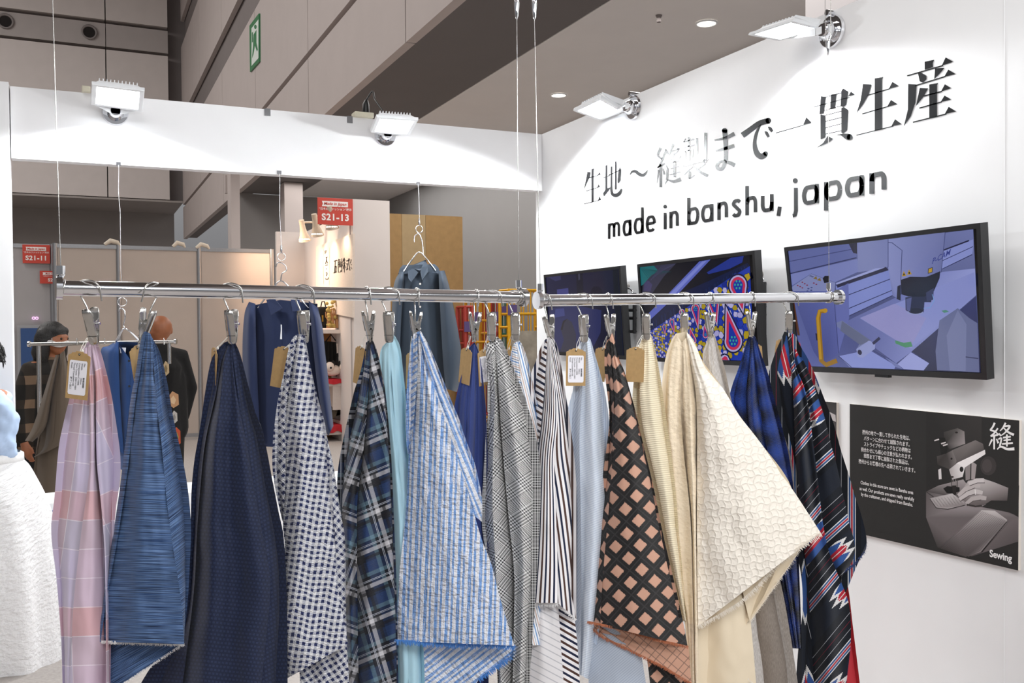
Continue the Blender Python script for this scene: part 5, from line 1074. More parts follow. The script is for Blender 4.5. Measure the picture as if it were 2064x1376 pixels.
# 9 glen
p9L = [(982, 692), (979, 710), (983, 771), (984, 830), (980, 863), (974, 967), (971, 1051), (984, 1150), (999, 1300), (1006, B)]; p9R = [(1002, 678), (1010, 683), (1024, 713), (1041, 756), (1062, 814), (1079, 875), (1090, 960), (1086, 1100), (1076, 1250), (1062, B)]
c9 = [(989, 695), (993, 740), (997, 800), (994, 900), (993, 1030), (1002, 1200), (1012, B)]; c9b = [(996, 690), (1003, 760), (1008, 840), (1016, 940), (1026, 1050), (1036, 1150), (1036, 1250), (1032, B)]
cloth('hanging_fabric', 'fine black and white glen check fabric', railZ(990)+.0, ['glen'], [dict(Lp=p9L, Rp=c9, dl=.04, dr=-.012, bulge=.006, ang=25), dict(Lp=c9, Rp=c9b, dl=-.008, dr=.03, bulge=.004, ang=38), dict(Lp=c9b, Rp=p9R, dl=.0, dr=.045, bulge=.02, ang=-28, slant=-.3, folds=1.4, fa=.010)], (p9L, p9R))
# 10 multi stripe
p10L = [(1034, 694), (1029, 720), (1031, 760), (1040, 820), (1050, 900), (1055, 1100), (1056, 1300)]; p10R = [(1044, 684), (1050, 690), (1060, 713), (1071, 756), (1080, 800), (1089, 843), (1094, 900), (1096, 1000), (1097, 1300)]; c10 = [(1040, 690), (1046, 730), (1053, 790), (1064, 850), (1070, 950), (1072, 1300)]
cloth('hanging_fabric', 'fine blue, tan and white striped fabric behind the glen check', railZ(1038)+.045, ['multi'], [dict(Lp=p10L, Rp=c10, dl=.03, dr=-.012, bulge=.008, ang=-70), dict(Lp=c10, Rp=p10R, dl=-.012, dr=.04, bulge=.01, ang=-14)], (p10L, p10R))
# 11 brown navy stripe
c11a = [(1103, 690), (1100, 740), (1096, 800), (1090, 860), (1084, 905), (1078, 988), (1070, 1093), (1061, 1177), (1057, 1214)]
p11L = [(1099, 684), (1092, 694), (1080, 727), (1069, 759), (1070, 800), (1077, 850), (1084, 885)]
c11b = [(1109, 684), (1116, 740), (1123, 800), (1123, 860), (1117, 926), (1120, 1009), (1124, 1135), (1124, 1215)]
p11R = [(1110, 678), (1117, 684), (1126, 707), (1134, 756), (1141, 800), (1147, 835), (1158, 926), (1163, 1009), (1163, 1114), (1162, 1248)]
Z11 = railZ(1107)-.03
r = cloth('hanging_fabric', 'white fabric with thin brown and navy stripes', Z11, ['stripe', 'stripe_back'], [dict(Lp=[(1110, 1180), (1118, 1300), (1124, B)], Rp=[(1150, 1180), (1164, 1300), (1172, B)], z=.06, ang=-60, bulge=.0, ny=20), dict(Lp=[(1066, 1200), (1060, 1300), (1053, B)], Rp=[(1124, 1200), (1132, 1320), (1141, B)], z=.03, ang=-62, bulge=.012, ny=24, mi=1), dict(Lp=p11L, Rp=c11a[:5], dl=.05, dr=.0, bulge=.006, ang=-58), dict(Lp=c11b, Rp=p11R, dl=-.004, dr=.055, bulge=.014, ang=-7, fw=6.4), dict(Lp=c11a, Rp=c11b, dl=.004, dr=-.016, bulge=.012, ang=0, fw=10.3)], (p11L, p11R))
fringe(r, Z11-.01, [(1057, 1213), (1090, 1215), (1124, 1216)], wht, 9, 45); fringe(r, Z11+.01, [(1128, 1220), (1145, 1235), (1161, 1249)], wht, 5, 30)
# 12 pale pinstripe
p12L = [(1170, 690), (1163, 705), (1156, 780), (1140, 850), (1136, 1000), (1138, 1150), (1149, 1260), (1151, 1348)]; c12 = [(1180, 684), (1177, 730), (1173, 790), (1168, 880), (1170, 1000), (1172, 1180), (1170, 1360)]
p12R = [(1183, 676), (1190, 684), (1199, 713), (1211, 756), (1221, 800), (1229, 860), (1235, 950), (1230, 1100), (1203, 1300), (1190, 1371)]
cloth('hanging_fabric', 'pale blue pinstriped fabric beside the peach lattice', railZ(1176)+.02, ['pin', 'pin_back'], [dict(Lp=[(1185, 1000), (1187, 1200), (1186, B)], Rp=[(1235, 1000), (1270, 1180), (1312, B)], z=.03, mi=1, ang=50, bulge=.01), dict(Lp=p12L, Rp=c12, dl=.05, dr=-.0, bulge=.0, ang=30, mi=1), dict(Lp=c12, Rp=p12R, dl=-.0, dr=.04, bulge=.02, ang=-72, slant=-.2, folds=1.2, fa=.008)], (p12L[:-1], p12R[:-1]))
# 13 peach lattice
p13L = [(1224, 686), (1219, 695), (1219, 750), (1226, 810), (1228, 854), (1220, 921), (1210, 1001), (1199, 1072), (1191, 1147), (1187, 1210), (1185, 1254)]
c13 = [(1228, 684), (1233, 740), (1237, 800), (1236, 880), (1232, 960), (1226, 1040), (1216, 1150), (1210, 1259)]
p13R = [(1234, 670), (1239, 682), (1247, 721), (1258, 747), (1270, 788), (1281, 829), (1294, 884), (1317, 980), (1333, 1060), (1350, 1135), (1363, 1189), (1375, 1244), (1386, 1302)]
Z13 = railZ(1230)-.03
r = cloth('hanging_fabric', 'peach fabric with a black fuzzy diamond lattice', Z13, ['latt', 'latt_back'], [dict(Lp=[(1186, 1250), (1187, 1262), (1215, 1284), (1275, 1313), (1338, 1344), (1394, 1378)], Rp=[(1200, 1250), (1258, 1265), (1317, 1285), (1350, 1294), (1370, 1299), (1388, 1304)], z=.03, ang=40, mi=1, bulge=.0, ny=30, wr=.001), dict(Lp=[(1300, 1300), (1310, 1376), (1312, B)], Rp=[(1380, 1320), (1394, 1378), (1400, B)], z=.06, ang=45, bulge=0, ny=16), dict(Lp=p13L, Rp=c13, dl=.055, dr=-.006, bulge=.006, ang=36, us=1.6), dict(Lp=c13, Rp=p13R, dl=-.006, dr=.02, bulge=.028, ang=41, org=(1237, 690))], (p13L, p13R[:-1]))
fringe(r, Z13-.012, [(1185, 1253), (1258, 1268), (1317, 1287), (1386, 1303)], bwt, 5, 130, spread=1.5); fringe(r, Z13+.026, [(1187, 1262), (1215, 1284), (1275, 1313), (1338, 1344), (1394, 1378)], bwt, 5, 130, spread=1.5)
# 14 cream rib
p14L = [(1296, 680), (1288, 700), (1276, 780), (1272, 900), (1290, 1000), (1325, 1150), (1364, 1250)]; c14 = [(1300, 678), (1295, 740), (1290, 790), (1296, 860), (1313, 930), (1329, 1000), (1350, 1110), (1380, 1250)]
p14R = [(1305, 668), (1312, 674), (1319, 698), (1328, 742), (1337, 800), (1345, 858), (1353, 913), (1363, 1001), (1367, 1060), (1374, 1135), (1384, 1252)]
cloth('hanging_fabric', 'cream fabric with fine horizontal ribs behind the lattice fabric', railZ(1302)+.015, ['rib'], [dict(Lp=p14L, Rp=c14, dl=.05, dr=.02, bulge=.0, ang=30), dict(Lp=c14, Rp=p14R, dl=.0, dr=.04, bulge=.02, ang=-6)], (p14L, p14R))
# 15 ivory quilt
p15L = [(1362, 672), (1356, 680), (1345, 707), (1337, 747), (1333, 800), (1330, 863), (1336, 917), (1345, 1000), (1350, 1060), (1362, 1177), (1380, 1252), (1388, 1376), (1390, B)]
c15a = [(1374, 690), (1374, 740), (1371, 800), (1377, 900), (1392, 1050), (1398, 1250), (1402, B)]
c15b = [(1384, 680), (1392, 730), (1402, 790), (1405, 860), (1405, 967), (1405, 1093), (1406, 1200), (1407, 1262)]
p15R = [(1384, 668), (1400, 689), (1414, 724), (1433, 750), (1462, 790), (1491, 838), (1533, 892), (1596, 984), (1629, 1034), (1654, 1073)]
Z15 = railZ(1379)-.03
bot15 = [(1407, 1262), (1450, 1239), (1491, 1214), (1530, 1178), (1566, 1135), (1610, 1103), (1654, 1074)]
r = cloth('hanging_fabric', 'ivory quilted fabric spread wide with a frayed slanting hem', Z15, ['ivory', 'quilt', 'beige'], [
  dict(Lp=[(1395, 1150), (1400, 1300), (1404, B)], Rp=[(1480, 1150), (1506, 1206), (1513, 1250), (1524, 1376), (1528, B)], z=.05, mi=2, bulge=.015, folds=1, fa=.004),
  dict(Lp=[(1490, 1150), (1500, 1206), (1506, 1232), (1511, 1252)], Rp=[(1625, 1080), (1610, 1112), (1590, 1142), (1513, 1252)], z=.035, mi=2, bulge=.0, ny=24),
  dict(Lp=p15L, Rp=c15a, dl=.05, dr=.0, bulge=.016, ang=0, folds=1.5, fa=.006), dict(Lp=c15a, Rp=[*c15b, (1408, B)], dl=.0, dr=.012, bulge=.016, folds=.7, fa=.006, ang=0),
  dict(Lp=c15b, Rp=p15R, dl=-.006, dr=.01, bulge=.03, mi=1, ang=-6, org=(1390, 680), nx=40, ny=70, wr=.006)], (p15L, [*p15R[:-2], (1590, 1080), (1540, 1200)], 2))
fringe(r, Z15-.012, bot15, ivt, 9, 170); fringe(r, Z15+.033, [(1608, 1114), (1590, 1142), (1550, 1195), (1513, 1251)], ivt, 5, 60); fringe(r, Z15+.045, [(1441, 1315), (1480, 1345), (1516, 1376)], ivt, 4, 40)
# 16 melange
p16L = [(1428, 674), (1424, 690), (1417, 727), (1440, 850), (1470, 1000), (1495, 1150), (1511, 1250), (1524, 1376), (1528, B)]; p16R = [(1436, 670), (1442, 680), (1450, 707), (1462, 747), (1476, 814), (1510, 950), (1550, 1080), (1575, 1180), (1590, 1260), (1608, 1376), (1616, B)]; c16 = [(1431, 676), (1433, 730), (1444, 800), (1478, 960), (1515, 1100), (1545, 1250), (1568, B)]
cloth('hanging_fabric', 'light grey melange fabric behind the ivory quilted one', railZ(1431)+.02, ['melange', 'melange_dark'], [dict(Lp=p16L[:5], Rp=c16[:4], dl=.04, dr=-.008, bulge=.008), dict(Lp=c16[:4], Rp=p16R[:6], dl=-.008, dr=.04, bulge=.01), dict(Lp=p16L[4:], Rp=p16R[5:], dl=.04, dr=.04, bulge=.012, folds=1, fa=.006, mi=1, grow=.01)], (p16L, p16R))  # lower part takes the darker taupe melange
# 17 blue plaid
p17L = [(1510, 674), (1504, 690), (1491, 735), (1476, 776), (1470, 805), (1478, 830), (1500, 900), (1540, 1000), (1565, 1100), (1571, 1177), (1583, 1248), (1594, 1306)]; p17R = [(1517, 672), (1524, 682), (1534, 713), (1549, 756), (1560, 800), (1576, 860), (1592, 930), (1606, 1050), (1612, 1180), (1616, 1307)]
c17 = [(1513, 676), (1510, 730), (1504, 790), (1508, 860), (1530, 940), (1562, 1050), (1584, 1180), (1605, 1306)]; c17b = [(1516, 674), (1522, 740), (1530, 810), (1545, 900), (1575, 1020), (1598, 1180), (1611, 1306)]
r = cloth('hanging_fabric', 'deep blue and black plaid fabric beside the striped motif one', railZ(1514)+.02, ['bplaid'], [dict(Lp=p17L, Rp=c17, dl=.05, dr=.0, bulge=.012, ang=15), dict(Lp=c17, Rp=c17b, dl=.0, dr=-.012, bulge=.01, ang=-40, folds=1.2, fa=.008), dict(Lp=c17b, Rp=p17R, dl=-.012, dr=.045, bulge=.014, ang=-10)], (p17L, p17R))
# 18 striped motif
p18L = [(1581, 668), (1576, 680), (1562, 712), (1549, 756), (1553, 785), (1561, 830), (1575, 863), (1596, 930), (1604, 1040), (1607, 1115), (1615, 1160), (1618, 1225), (1610, 1297), (1604, 1376), (1602, B)]
c18a = [(1587, 680), (1592, 720), (1597, 770), (1600, 830), (1602, 900), (1606, 980), (1611, 1050), (1621, 1110), (1630, 1180), (1633, 1250), (1641, 1376), (1646, B)]
c18b = [(1595, 674), (1600, 720), (1606, 745), (1621, 780), (1630, 822), (1636, 869), (1643, 924), (1651, 990), (1658, 1049), (1668, 1101), (1682, 1141), (1698, 1179), (1711, 1216), (1715, 1253), (1714, 1305), (1706, 1376), (1698, B)]
p18R = [(1603, 674), (1615, 700), (1628, 722), (1643, 755), (1659, 797), (1679, 849), (1695, 907), (1712, 960), (1723, 1000), (1733, 1027), (1744, 1069), (1747, 1092), (1743, 1112), (1722, 1137), (1691, 1158)]
Z18 = railZ(1590)-.03
r = cloth('hanging_fabric', 'navy fabric with red, blue and white zigzag motifs and stripes', Z18, ['ikat'], [dict(Lp=[*c18b[:12]], Rp=p18R, z=.012, dl=.012, dr=.05, bulge=.02, ang=48, nx=26, slant=0., org=(1560, 640)), dict(Lp=p18L, Rp=c18a, dl=.07, dr=.015, bulge=.012, ang=-14, org=(1490, 700)), dict(Lp=c18a, Rp=c18b, dl=.01, dr=.0, bulge=.02, ang=34, nx=26, slant=.15, folds=1.3, fa=.010, org=(1578, 700))], (p18L, p18R[:-3]))
fringe(r, Z18+.0, [(1715, 1253), (1714, 1305), (1706, 1376)], nvt, 4, 60); fringe(r, Z18+.03, [(1747, 1092), (1743, 1112), (1722, 1137), (1691, 1158)], nvt, 4, 60)
# 19 red behind
q = [(1612, 690), (1640, 800), (1672, 960), (1690, 1100), (1704, 1153), (1712, 1200), (1718, 1253), (1733, 1376), (1740, B)]
cloth('hanging_fabric', 'plain red fabric showing behind the zigzag motif fabric', railZ(1610)+.07, ['red'], [dict(Lp=[(1605, 690), (1615, 800), (1625, 960), (1640, 1150), (1655, B)], Rp=q, dl=.0, dr=.03, bulge=.02)], ([(1605, 690), (1615, 800), (1625, 960), (1640, 1150), (1655, B)], q))

# ---------------------------------------------------------------- kraft tags on strings
kraft = M('kraft_card', '#b08f5f', .75, var=.06, sc=120); stringm = M('string_white', '#e8e4dc', .8); lab_w = M('label_white', '#eeecf2', .6, var=.01); tink = M('label_ink', '#3a3a40', .6)
def tagcard(px, py, Z, w, h, rot, yaw, label, at, sticker=False):
    """px, py: hole of the card in the frame; rot: swing in the card's plane; yaw: turn about the string"""
    top = pz(px, py, Z); r = thing('fabric_tag', top, label, 'tag', 'kraft tags tied to the fabrics')
    X_ = (_r*math.cos(math.radians(yaw))+_f*math.sin(math.radians(yaw))); Yv = Vector((0, 0, 1)); a_ = math.radians(rot)
    x = X_*math.cos(a_)+Yv*math.sin(a_); y = Yv*math.cos(a_)-X_*math.sin(a_); nrm = x.cross(y).normalized()
    if nrm.dot(FWD) > 0: nrm = -nrm
    Pt = lambda u, v, d=0.: top+x*(u*w)+y*(v*h)+nrm*d
    out = [(-.5, -.93), (.5, -.93), (.5, -.02), (.47, .0), (.38, .015), (.33, .05), (.2, .055), (.14, .085), (-.14, .085), (-.2, .055), (-.33, .05), (-.38, .015), (-.47, 0), (-.5, -.02)]
    adopt(MB().hexa([Pt(u, v, 0) for u, v in out], [Pt(u, v, -.0012) for u, v in out]).build('card', kraft), r)
    n = 12; adopt(MB().face([Pt(.05*math.cos(2*PI*i/n), .05*w/h*math.sin(2*PI*i/n)+.02, .0004) for i in range(n)]).build('hole', M('hole_dark', '#2a211a', .9)), r)
    s = MB(); at = Vector(at)
    for o in (-.0025, .0025):
        s.tube([tuple(Pt(.0, .02, .001)), tuple((top*.5+at*.5)+X_*o*1.5), tuple(at+X_*o*.4)], .0007, 6)
    s.ball(top*.75+at*.25+X_*.003, (.0024, .0024, .004), 8, 6)
    adopt(s.build('string', stringm, smooth=True), r)
    if sticker:
        k = MB(); L_ = [(-.36, -.84), (.36, -.84), (.4, -.80), (.4, -.14), (.36, -.11), (-.36, -.11), (-.4, -.14), (-.4, -.80)]
        st = k.face([Pt(u, v, .0006) for u, v in L_]).build('sticker', lab_w); adopt(st, r)
        ax = -y; ay = x
        for j, (f_, v_, b_) in enumerate((('No.', 'BNK0083', .03), ('Width', '150cm', .0), ('Composition', 'C:100%', 0.), ('Yarn Count', '100/1\u00d7100/1', 0.), ('Thread Count', '144\u00d7100', 0.), ('Finish', '\u6db2\u30a2\u30f3\u52a0\u5de5', 0.))):
            u = .25-.115*j
            o = text('printing', f_, Pt(u, -.16, .0009), ax, ay, w*.105, tink, st, bold=.012)
            o = text('printing', v_, Pt(u, -.46, .0009), ax, ay, w*.105, tink, st, bold=.012+b_)
    return r
at = lambda x, dx=-.010, dz=-.03: PIV[x]+_r*dx+Vector((0, 0, dz))
tagcard(160, 716, railZ(184)-.035, .052, .098, -6, -12, 'kraft tag with white printed label in front of the pink check', at(184), True)
tagcard(277, 703, railZ(293)+.005, .05, .095, 12, 72, 'kraft tag seen edge on beside the blue slub fabric', at(293))
tagcard(432, 708, railZ(466)+.03, .05, .095, -16, -58, 'dark turned kraft tag beside the navy dash fabric', at(466))
tagcard(572, 705, railZ(611)+.01, .052, .098, -9, -20, 'blank kraft tag beside the gingham fabric', at(611))
tagcard(727, 704, railZ(743)+.02, .05, .095, -10, -50, 'dark blank kraft tag beside the tartan fabric', at(743))
tagcard(828, 716, railZ(837)+.045, .05, .095, -3, -55, 'kraft tag half hidden by the crinkled blue striped fabric', at(837))
tagcard(940, 707, railZ(956)+.02, .05, .095, -9, -52, 'dark blank kraft tag beside the plain indigo fabric', at(956))
tagcard(974, 710, railZ(990)+.02, .05, .095, 4, 56, 'narrow turned kraft tag with a label beside the glen check', at(990), True)
tagcard(1022, 710, railZ(1038)+.06, .052, .098, 5, 15, 'labelled kraft tag mostly hidden between glen check and fine stripes', at(1038), True)
tagcard(1161, 708, railZ(1176)-.005, .056, .104, -1, 8, 'kraft tag with printed label beside the pale pinstriped fabric', at(1176), True)
tagcard(1214, 706, railZ(1230)+.04, .05, .095, -12, -46, 'dark kraft tag mostly behind the peach lattice fabric', at(1230))
tagcard(1281, 705, railZ(1302)-.01, .052, .10, -2, -6, 'blank brown kraft tag facing out beside the cream ribbed fabric', at(1302))
tagcard(1435, 704, railZ(1431)+.075, .058, .098, -3, 10, 'kraft tag showing on both sides of the grey melange fabric', at(1431, 0., -.04))
tagcard(1521, 698, railZ(1514)+.075, .05, .095, 4, 12, 'kraft tag peeking out behind the blue plaid fabric', at(1514, 0., -.04))
tagcard(1579, 688, railZ(1590)+.075, .05, .095, -8, 12, 'kraft tag peeking out behind the zigzag motif fabric', at(1590, 0., -.04))
# ---------------------------------------------------------------- garments hung from the fascia
Fm['navy_sh'] = fab('navy_shirting', plain('#1c2644', .06, .3), .85); Fm['slate_sh'] = fab('slate_shirting', plain('#2c3642', .05, .3), .7); Fm['blue_sh'] = fab('blue_shirting', plain('#24406f', .07, .3), .85)
Fm['taupe'] = fab('taupe_wool', plain('#5f5347', .08, .4), .95)
wirem = M('clear_wire', '#d9d9dc', .2, .6)
def hwire(px, pyt, pts, label):
    t = pv(px, pyt, HV+.01); r = thing('hanging_wire', t, label, 'wire', 'wires hung from the fascia')
    P = [pv(x, y, HV-.01) for x, y in pts]
    adopt(MB().tube([pv(px, pyt-1, HV-.006)]+P, .0013, 6).build('wire', wirem, smooth=True), r)
    e = P[-1]; adopt(MB().tube([e+Vector((0, 0, .03)), e+Vector((0, 0, .012)), e, e+Vector((0, 0, -.012))], [.004, .006, .006, .003], 9).build('crimp', chrome, smooth=True), r)
    adopt(MB().tube([e+Vector((.022*math.sin(a_), -.0, -.034-.022*math.cos(a_)*-1)) for a_ in [math.radians(q) for q in range(0, 361, 20)]], .0022, 6).build('ring', chrome, smooth=True), r)
    k = pv(px, pyt+1, HV-.004); adopt(MB().box((k.x-.012, HV-.004, k.z), (k.x+.012, HV+.0, k.z+.02)).build('hook_plate', chrome), r)
hwire(239, 333, [(239.5, 345), (238.5, 385), (242, 425), (243.5, 540), (246, 595)], 'thin kinked wire from the fascia down to the collarless blue shirt')
hwire(563, 350, [(564, 360), (563.5, 430), (566, 470), (567, 505)], 'thin kinked wire from the fascia down to the navy collared shirt')
hwire(843, 372, [(844, 385), (845, 420), (845, 450)], 'thin wire from the fascia down to the dark slate shirt')
def hanger(pts, sh, Z, label):
    r = thing('coat_hanger', pz(*pts[-1], Z), label, 'coat hanger', 'chrome coat hangers')
    adopt(MB().tube([pz(x, y, Z) for x, y in spl(pts, 5)], .0032, 8).build('hook', chrome, smooth=True), r)
    a, n, b = sh; A = pz(*a, Z+.012); N = pz(*n, Z+.004); Bq = pz(*b, Z+.012)
    for s in (0, 1):
        o = _f*(.006 if s else -.006)
        adopt(MB().tube(spl([tuple(A+o), tuple(A*.4+N*.6+o+Vector((0, 0, .01))), tuple(N), tuple(Bq*.4+N*.6+o+Vector((0, 0, .01))), tuple(Bq+o)], 6), .0034, 8).build('shoulder_wire', chrome, smooth=True), r)
def garment(name, label, Z, mat, body, sleeves, collar=(), buttons=(), extra=None):
    r = thing(name, pz(*body[0]['Lp'][0], Z), label, 'shirt', None)
    mb = MB()
    for k, s in enumerate(body): sheet(mb, Z, seed=k+11, org=s['Lp'][0], grow=.12, **s)
    adopt(mb.build('body', Fm[mat], smooth=True), r)
    for s in sleeves:
        mb = MB(); s = dict(s); b = s.pop('back', .06); sheet(mb, Z, seed=3, org=s['Lp'][0], grow=.1, **s); s2 = dict(s); s2['bulge'] = -b; sheet(mb, Z, seed=4, org=s['Lp'][0], grow=.1, **s2)
        adopt(mb.build('sleeve', Fm[mat], smooth=True), r)
    for c_ in collar:
        o = MB().face([pz(x, y, Z+dz) for x, y, dz in c_]).build('collar', Fm[mat]); adopt(o, r); so = o.modifiers.new('sheet', 'SOLIDIFY'); so.thickness = .003
    for x, y, dz, cm in buttons: c = pz(x, y, Z+dz); adopt(MB().tube([c, c-_f*.004], .006, 12).build('button', cm), r)
    return r
dkb = M('button_dark', '#23252c', .4); shb = M('button_shell', '#b9b4ae', .3)
ZN = 5.12
garment('navy_shirt', 'navy collared shirt hanging behind the gingham fabric', ZN, 'navy_sh',
  [dict(Lp=[(497, 618), (498, 700), (503, 800), (510, 898)], Rp=[(565, 604), (568, 680), (570, 780), (572, 902)], dl=.08, dr=-.01, bulge=.03), dict(Lp=[(565, 604), (568, 680), (570, 780), (572, 902)], Rp=[(640, 612), (640, 700), (645, 800), (648, 880)], dl=-.01, dr=.08, bulge=.035), dict(Lp=[(497, 618), (498, 700), (503, 800), (510, 890)], Rp=[(640, 612), (640, 700), (645, 800), (648, 870)], dl=.08, dr=.08, bulge=-.1)],
  [dict(Lp=[(502, 608), (493, 631), (489, 683), (489, 740), (492, 830), (496, 900)], Rp=[(515, 612), (516, 680), (519, 760), (522, 830), (526, 900)], dl=.02, dr=-.02, bulge=.04), dict(Lp=[(622, 606), (630, 690), (640, 780), (655, 862), (662, 878)], Rp=[(641, 620), (650, 660), (656, 713), (664, 785), (672, 858)], dl=-.01, dr=.03, bulge=.05)],
  [[(537, 604, -.03), (554, 602, -.045), (569.5, 621, -.06), (547, 635, -.055)], [(586, 604, -.045), (604, 604, -.03), (606, 626, -.05), (590, 628, -.06)]], [(569, 700, -.05, dkb), (570, 760, -.05, dkb)])
c_ = pz(567, 665, ZN-.06); tag(MB().tube([c_+Vector((0, 0, .03)), c_, c_+Vector((-.002, 0, -.05))], [.003, .003, .005], 8).build('tag_pin', M('white_plastic', '#e9e9ec', .4), smooth=True), 'small white tag pin at the neck of the navy shirt', 'pin')
hanger([(556, 538), (559, 530), (566, 529), (575, 535), (577, 545), (568, 552), (566, 566)], ((520, 620), (566, 566), (622, 620)), ZN, 'chrome hanger inside the navy collared shirt')
ZS = 5.46
garment('slate_shirt', 'dark slate button shirt hanging in front of the brown board', ZS, 'slate_sh',
  [dict(Lp=[(803, 550), (797, 600), (793, 700), (790, 800)], Rp=[(845, 545), (846, 640), (848, 740), (850, 810)], dl=.06, dr=-.01, bulge=.02), dict(Lp=[(845, 545), (846, 640), (848, 740), (850, 810)], Rp=[(888, 552), (893, 650), (897, 760), (898, 800)], dl=-.01, dr=.07, bulge=.03), dict(Lp=[(803, 550), (797, 600), (793, 700), (790, 795)], Rp=[(888, 552), (893, 650), (897, 760), (898, 790)], dl=.06, dr=.07, bulge=-.1), dict(Lp=[(803, 551), (806, 541), (812, 534)], Rp=[(888, 553), (884, 540), (876, 532)], dl=.03, dr=.03, bulge=.05, nx=14, ny=8)],
  [dict(Lp=[(806, 548), (796, 566), (791, 600), (789, 660), (788, 720)], Rp=[(815, 548), (812, 600), (808, 660), (806, 720)], dl=.03, dr=-.02, bulge=.04), dict(Lp=[(884, 546), (888, 640), (894, 740), (899, 783)], Rp=[(896, 545), (905, 575), (913, 611), (924, 670), (930, 715), (928, 760), (921, 790)], dl=-.02, dr=.04, bulge=.06)],
  [[(827, 538, -.03), (822, 546, -.03), (823, 561, -.05), (829, 568, -.055), (843, 549, -.055), (833, 541, -.03)], [(847, 548, -.055), (851, 564, -.06), (863, 547, -.05), (862, 536, -.03), (856, 526, -.02), (850, 538, -.04)], [(829, 536, .03), (858, 524, .03), (862, 534, .0), (846, 546, -.03), (833, 541, -.01)]],
  [(847, 572, -.055, shb), (847, 618, -.055, shb), (847, 662, -.055, shb)])
hanger([(835, 487), (836, 476), (844, 471), (849, 480), (852, 495), (853, 512)], ((814, 547), (845, 508), (878, 545)), ZS, 'chrome hanger inside the dark slate shirt')
ZB = 4.77
garment('collarless_shirt', 'mid blue collarless shirt between the pink check and blue slub fabrics', ZB, 'blue_sh',
  [dict(Lp=[(238, 690), (236, 760), (238, 850), (242, 945)], Rp=[(262, 724), (262, 800), (264, 880), (266, 955)], dl=.05, dr=-.01, bulge=.02), dict(Lp=[(262, 724), (262, 800), (264, 880), (266, 955)], Rp=[(280, 688), (292, 760), (296, 850), (300, 945)], dl=-.01, dr=.06, bulge=.02), dict(Lp=[(237, 688), (226, 760), (232, 850), (240, 940)], Rp=[(281, 690), (292, 760), (296, 850), (300, 935)], dl=.06, dr=.06, bulge=-.08)],
  [dict(Lp=[(235, 687), (218, 697), (203, 708), (210, 780), (222, 850), (234, 905)], Rp=[(239, 690), (240, 740), (242, 800), (246, 860), (250, 915)], dl=.04, dr=-.01, bulge=.03), dict(Lp=[(280, 688), (284, 740), (288, 800), (292, 880)], Rp=[(283, 690), (298, 712), (306, 790), (310, 880)], dl=-.01, dr=.04, bulge=.03)],
  [], [(260.5, 727, -.03, dkb), (261, 778, -.03, dkb), (262, 830, -.03, dkb)])
o = MB().face([pz(x, y, ZB+.01) for x, y in ((241, 700), (254, 700.5), (253, 711), (243, 711.5))]).build('neck_label', M('white_cloth_label', '#e6e7ee', .8)); adopt(o, bpy.data.objects['collarless_shirt'])
hanger([(240, 628), (241, 622), (247, 622), (251, 628), (252, 640), (249, 655), (251, 660)], ((232, 692), (251, 662), (288, 694)), ZB, 'chrome hanger inside the collarless blue shirt')
# low rack behind with a taupe coat
ZR = 5.9
r = thing('garment_rack', pz(79, 1000, ZR), 'low chrome T shaped garment rack holding the taupe coat', 'garment rack')
adopt(MB().tube([pz(58, 693.5, ZR), pz(355, 688, ZR+.05)], .0125, 14).build('cross_bar', steel, smooth=True), r); adopt(MB().tube([pz(57, 693.5, ZR), pz(61, 693.5, ZR)], .02, 14).build('end_cap', chrome, smooth=True), r); adopt(MB().tube([pz(352, 688, ZR+.05), pz(356, 688, ZR+.05)], .018, 14).build('end_cap', chrome, smooth=True), r)
b_ = pz(78, 694, ZR+.02); adopt(MB().tube([b_, (b_.x, b_.y, .02)], .014, 14).build('upright', steel, smooth=True), r); adopt(MB().box((b_.x-.2, b_.y-.2, 0), (b_.x+.2, b_.y+.2, .02)).build('foot', steel), r)
b_ = pz(341, 689, ZR+.05); adopt(MB().tube([b_, b_+Vector((0, 0, -.14))], .012, 12).build('drop_arm', steel, smooth=True), r)
for x in (105, 155, 211, 330): p = pz(x, 688, ZR+.02); adopt(MB().tube([p+Vector((0, 0, .02)), p+Vector((0, -.02, .02)), p+Vector((0, -.022, -.02))], .003, 6).build('stop', steel), r)
garment('taupe_coat', 'taupe wool coat hanging on the low chrome rack', ZR-.2, 'taupe',
  [dict(Lp=[(122, 712), (104, 760), (96, 830), (88, 900), (66, 922)], Rp=[(127, 708), (118, 760), (112, 830), (108, 880), (100, 908)], dl=.06, dr=-.02, bulge=.02), dict(Lp=[(127, 708), (118, 760), (112, 830), (108, 880), (100, 908)], Rp=[(130, 706), (140, 760), (146, 800), (150, 850), (152, 880)], dl=-.02, dr=.05, bulge=.03), dict(Lp=[(122, 712), (98, 780), (86, 850), (70, 930), (62, 1010)], Rp=[(131, 706), (142, 760), (150, 830), (150, 920), (148, 1010)], dl=.08, dr=.08, bulge=-.06), dict(Lp=[(116, 720), (90, 800), (80, 860), (70, 930), (66, 1008)], Rp=[(125, 710), (120, 800), (118, 900), (115, 960), (112, 1008)], dl=.1, dr=.05, bulge=.03)],
  [dict(Lp=[(112, 715), (86, 800), (66, 860), (50, 888)], Rp=[(120, 715), (104, 800), (92, 860), (66, 890)], dl=.02, dr=.0, bulge=.04)])
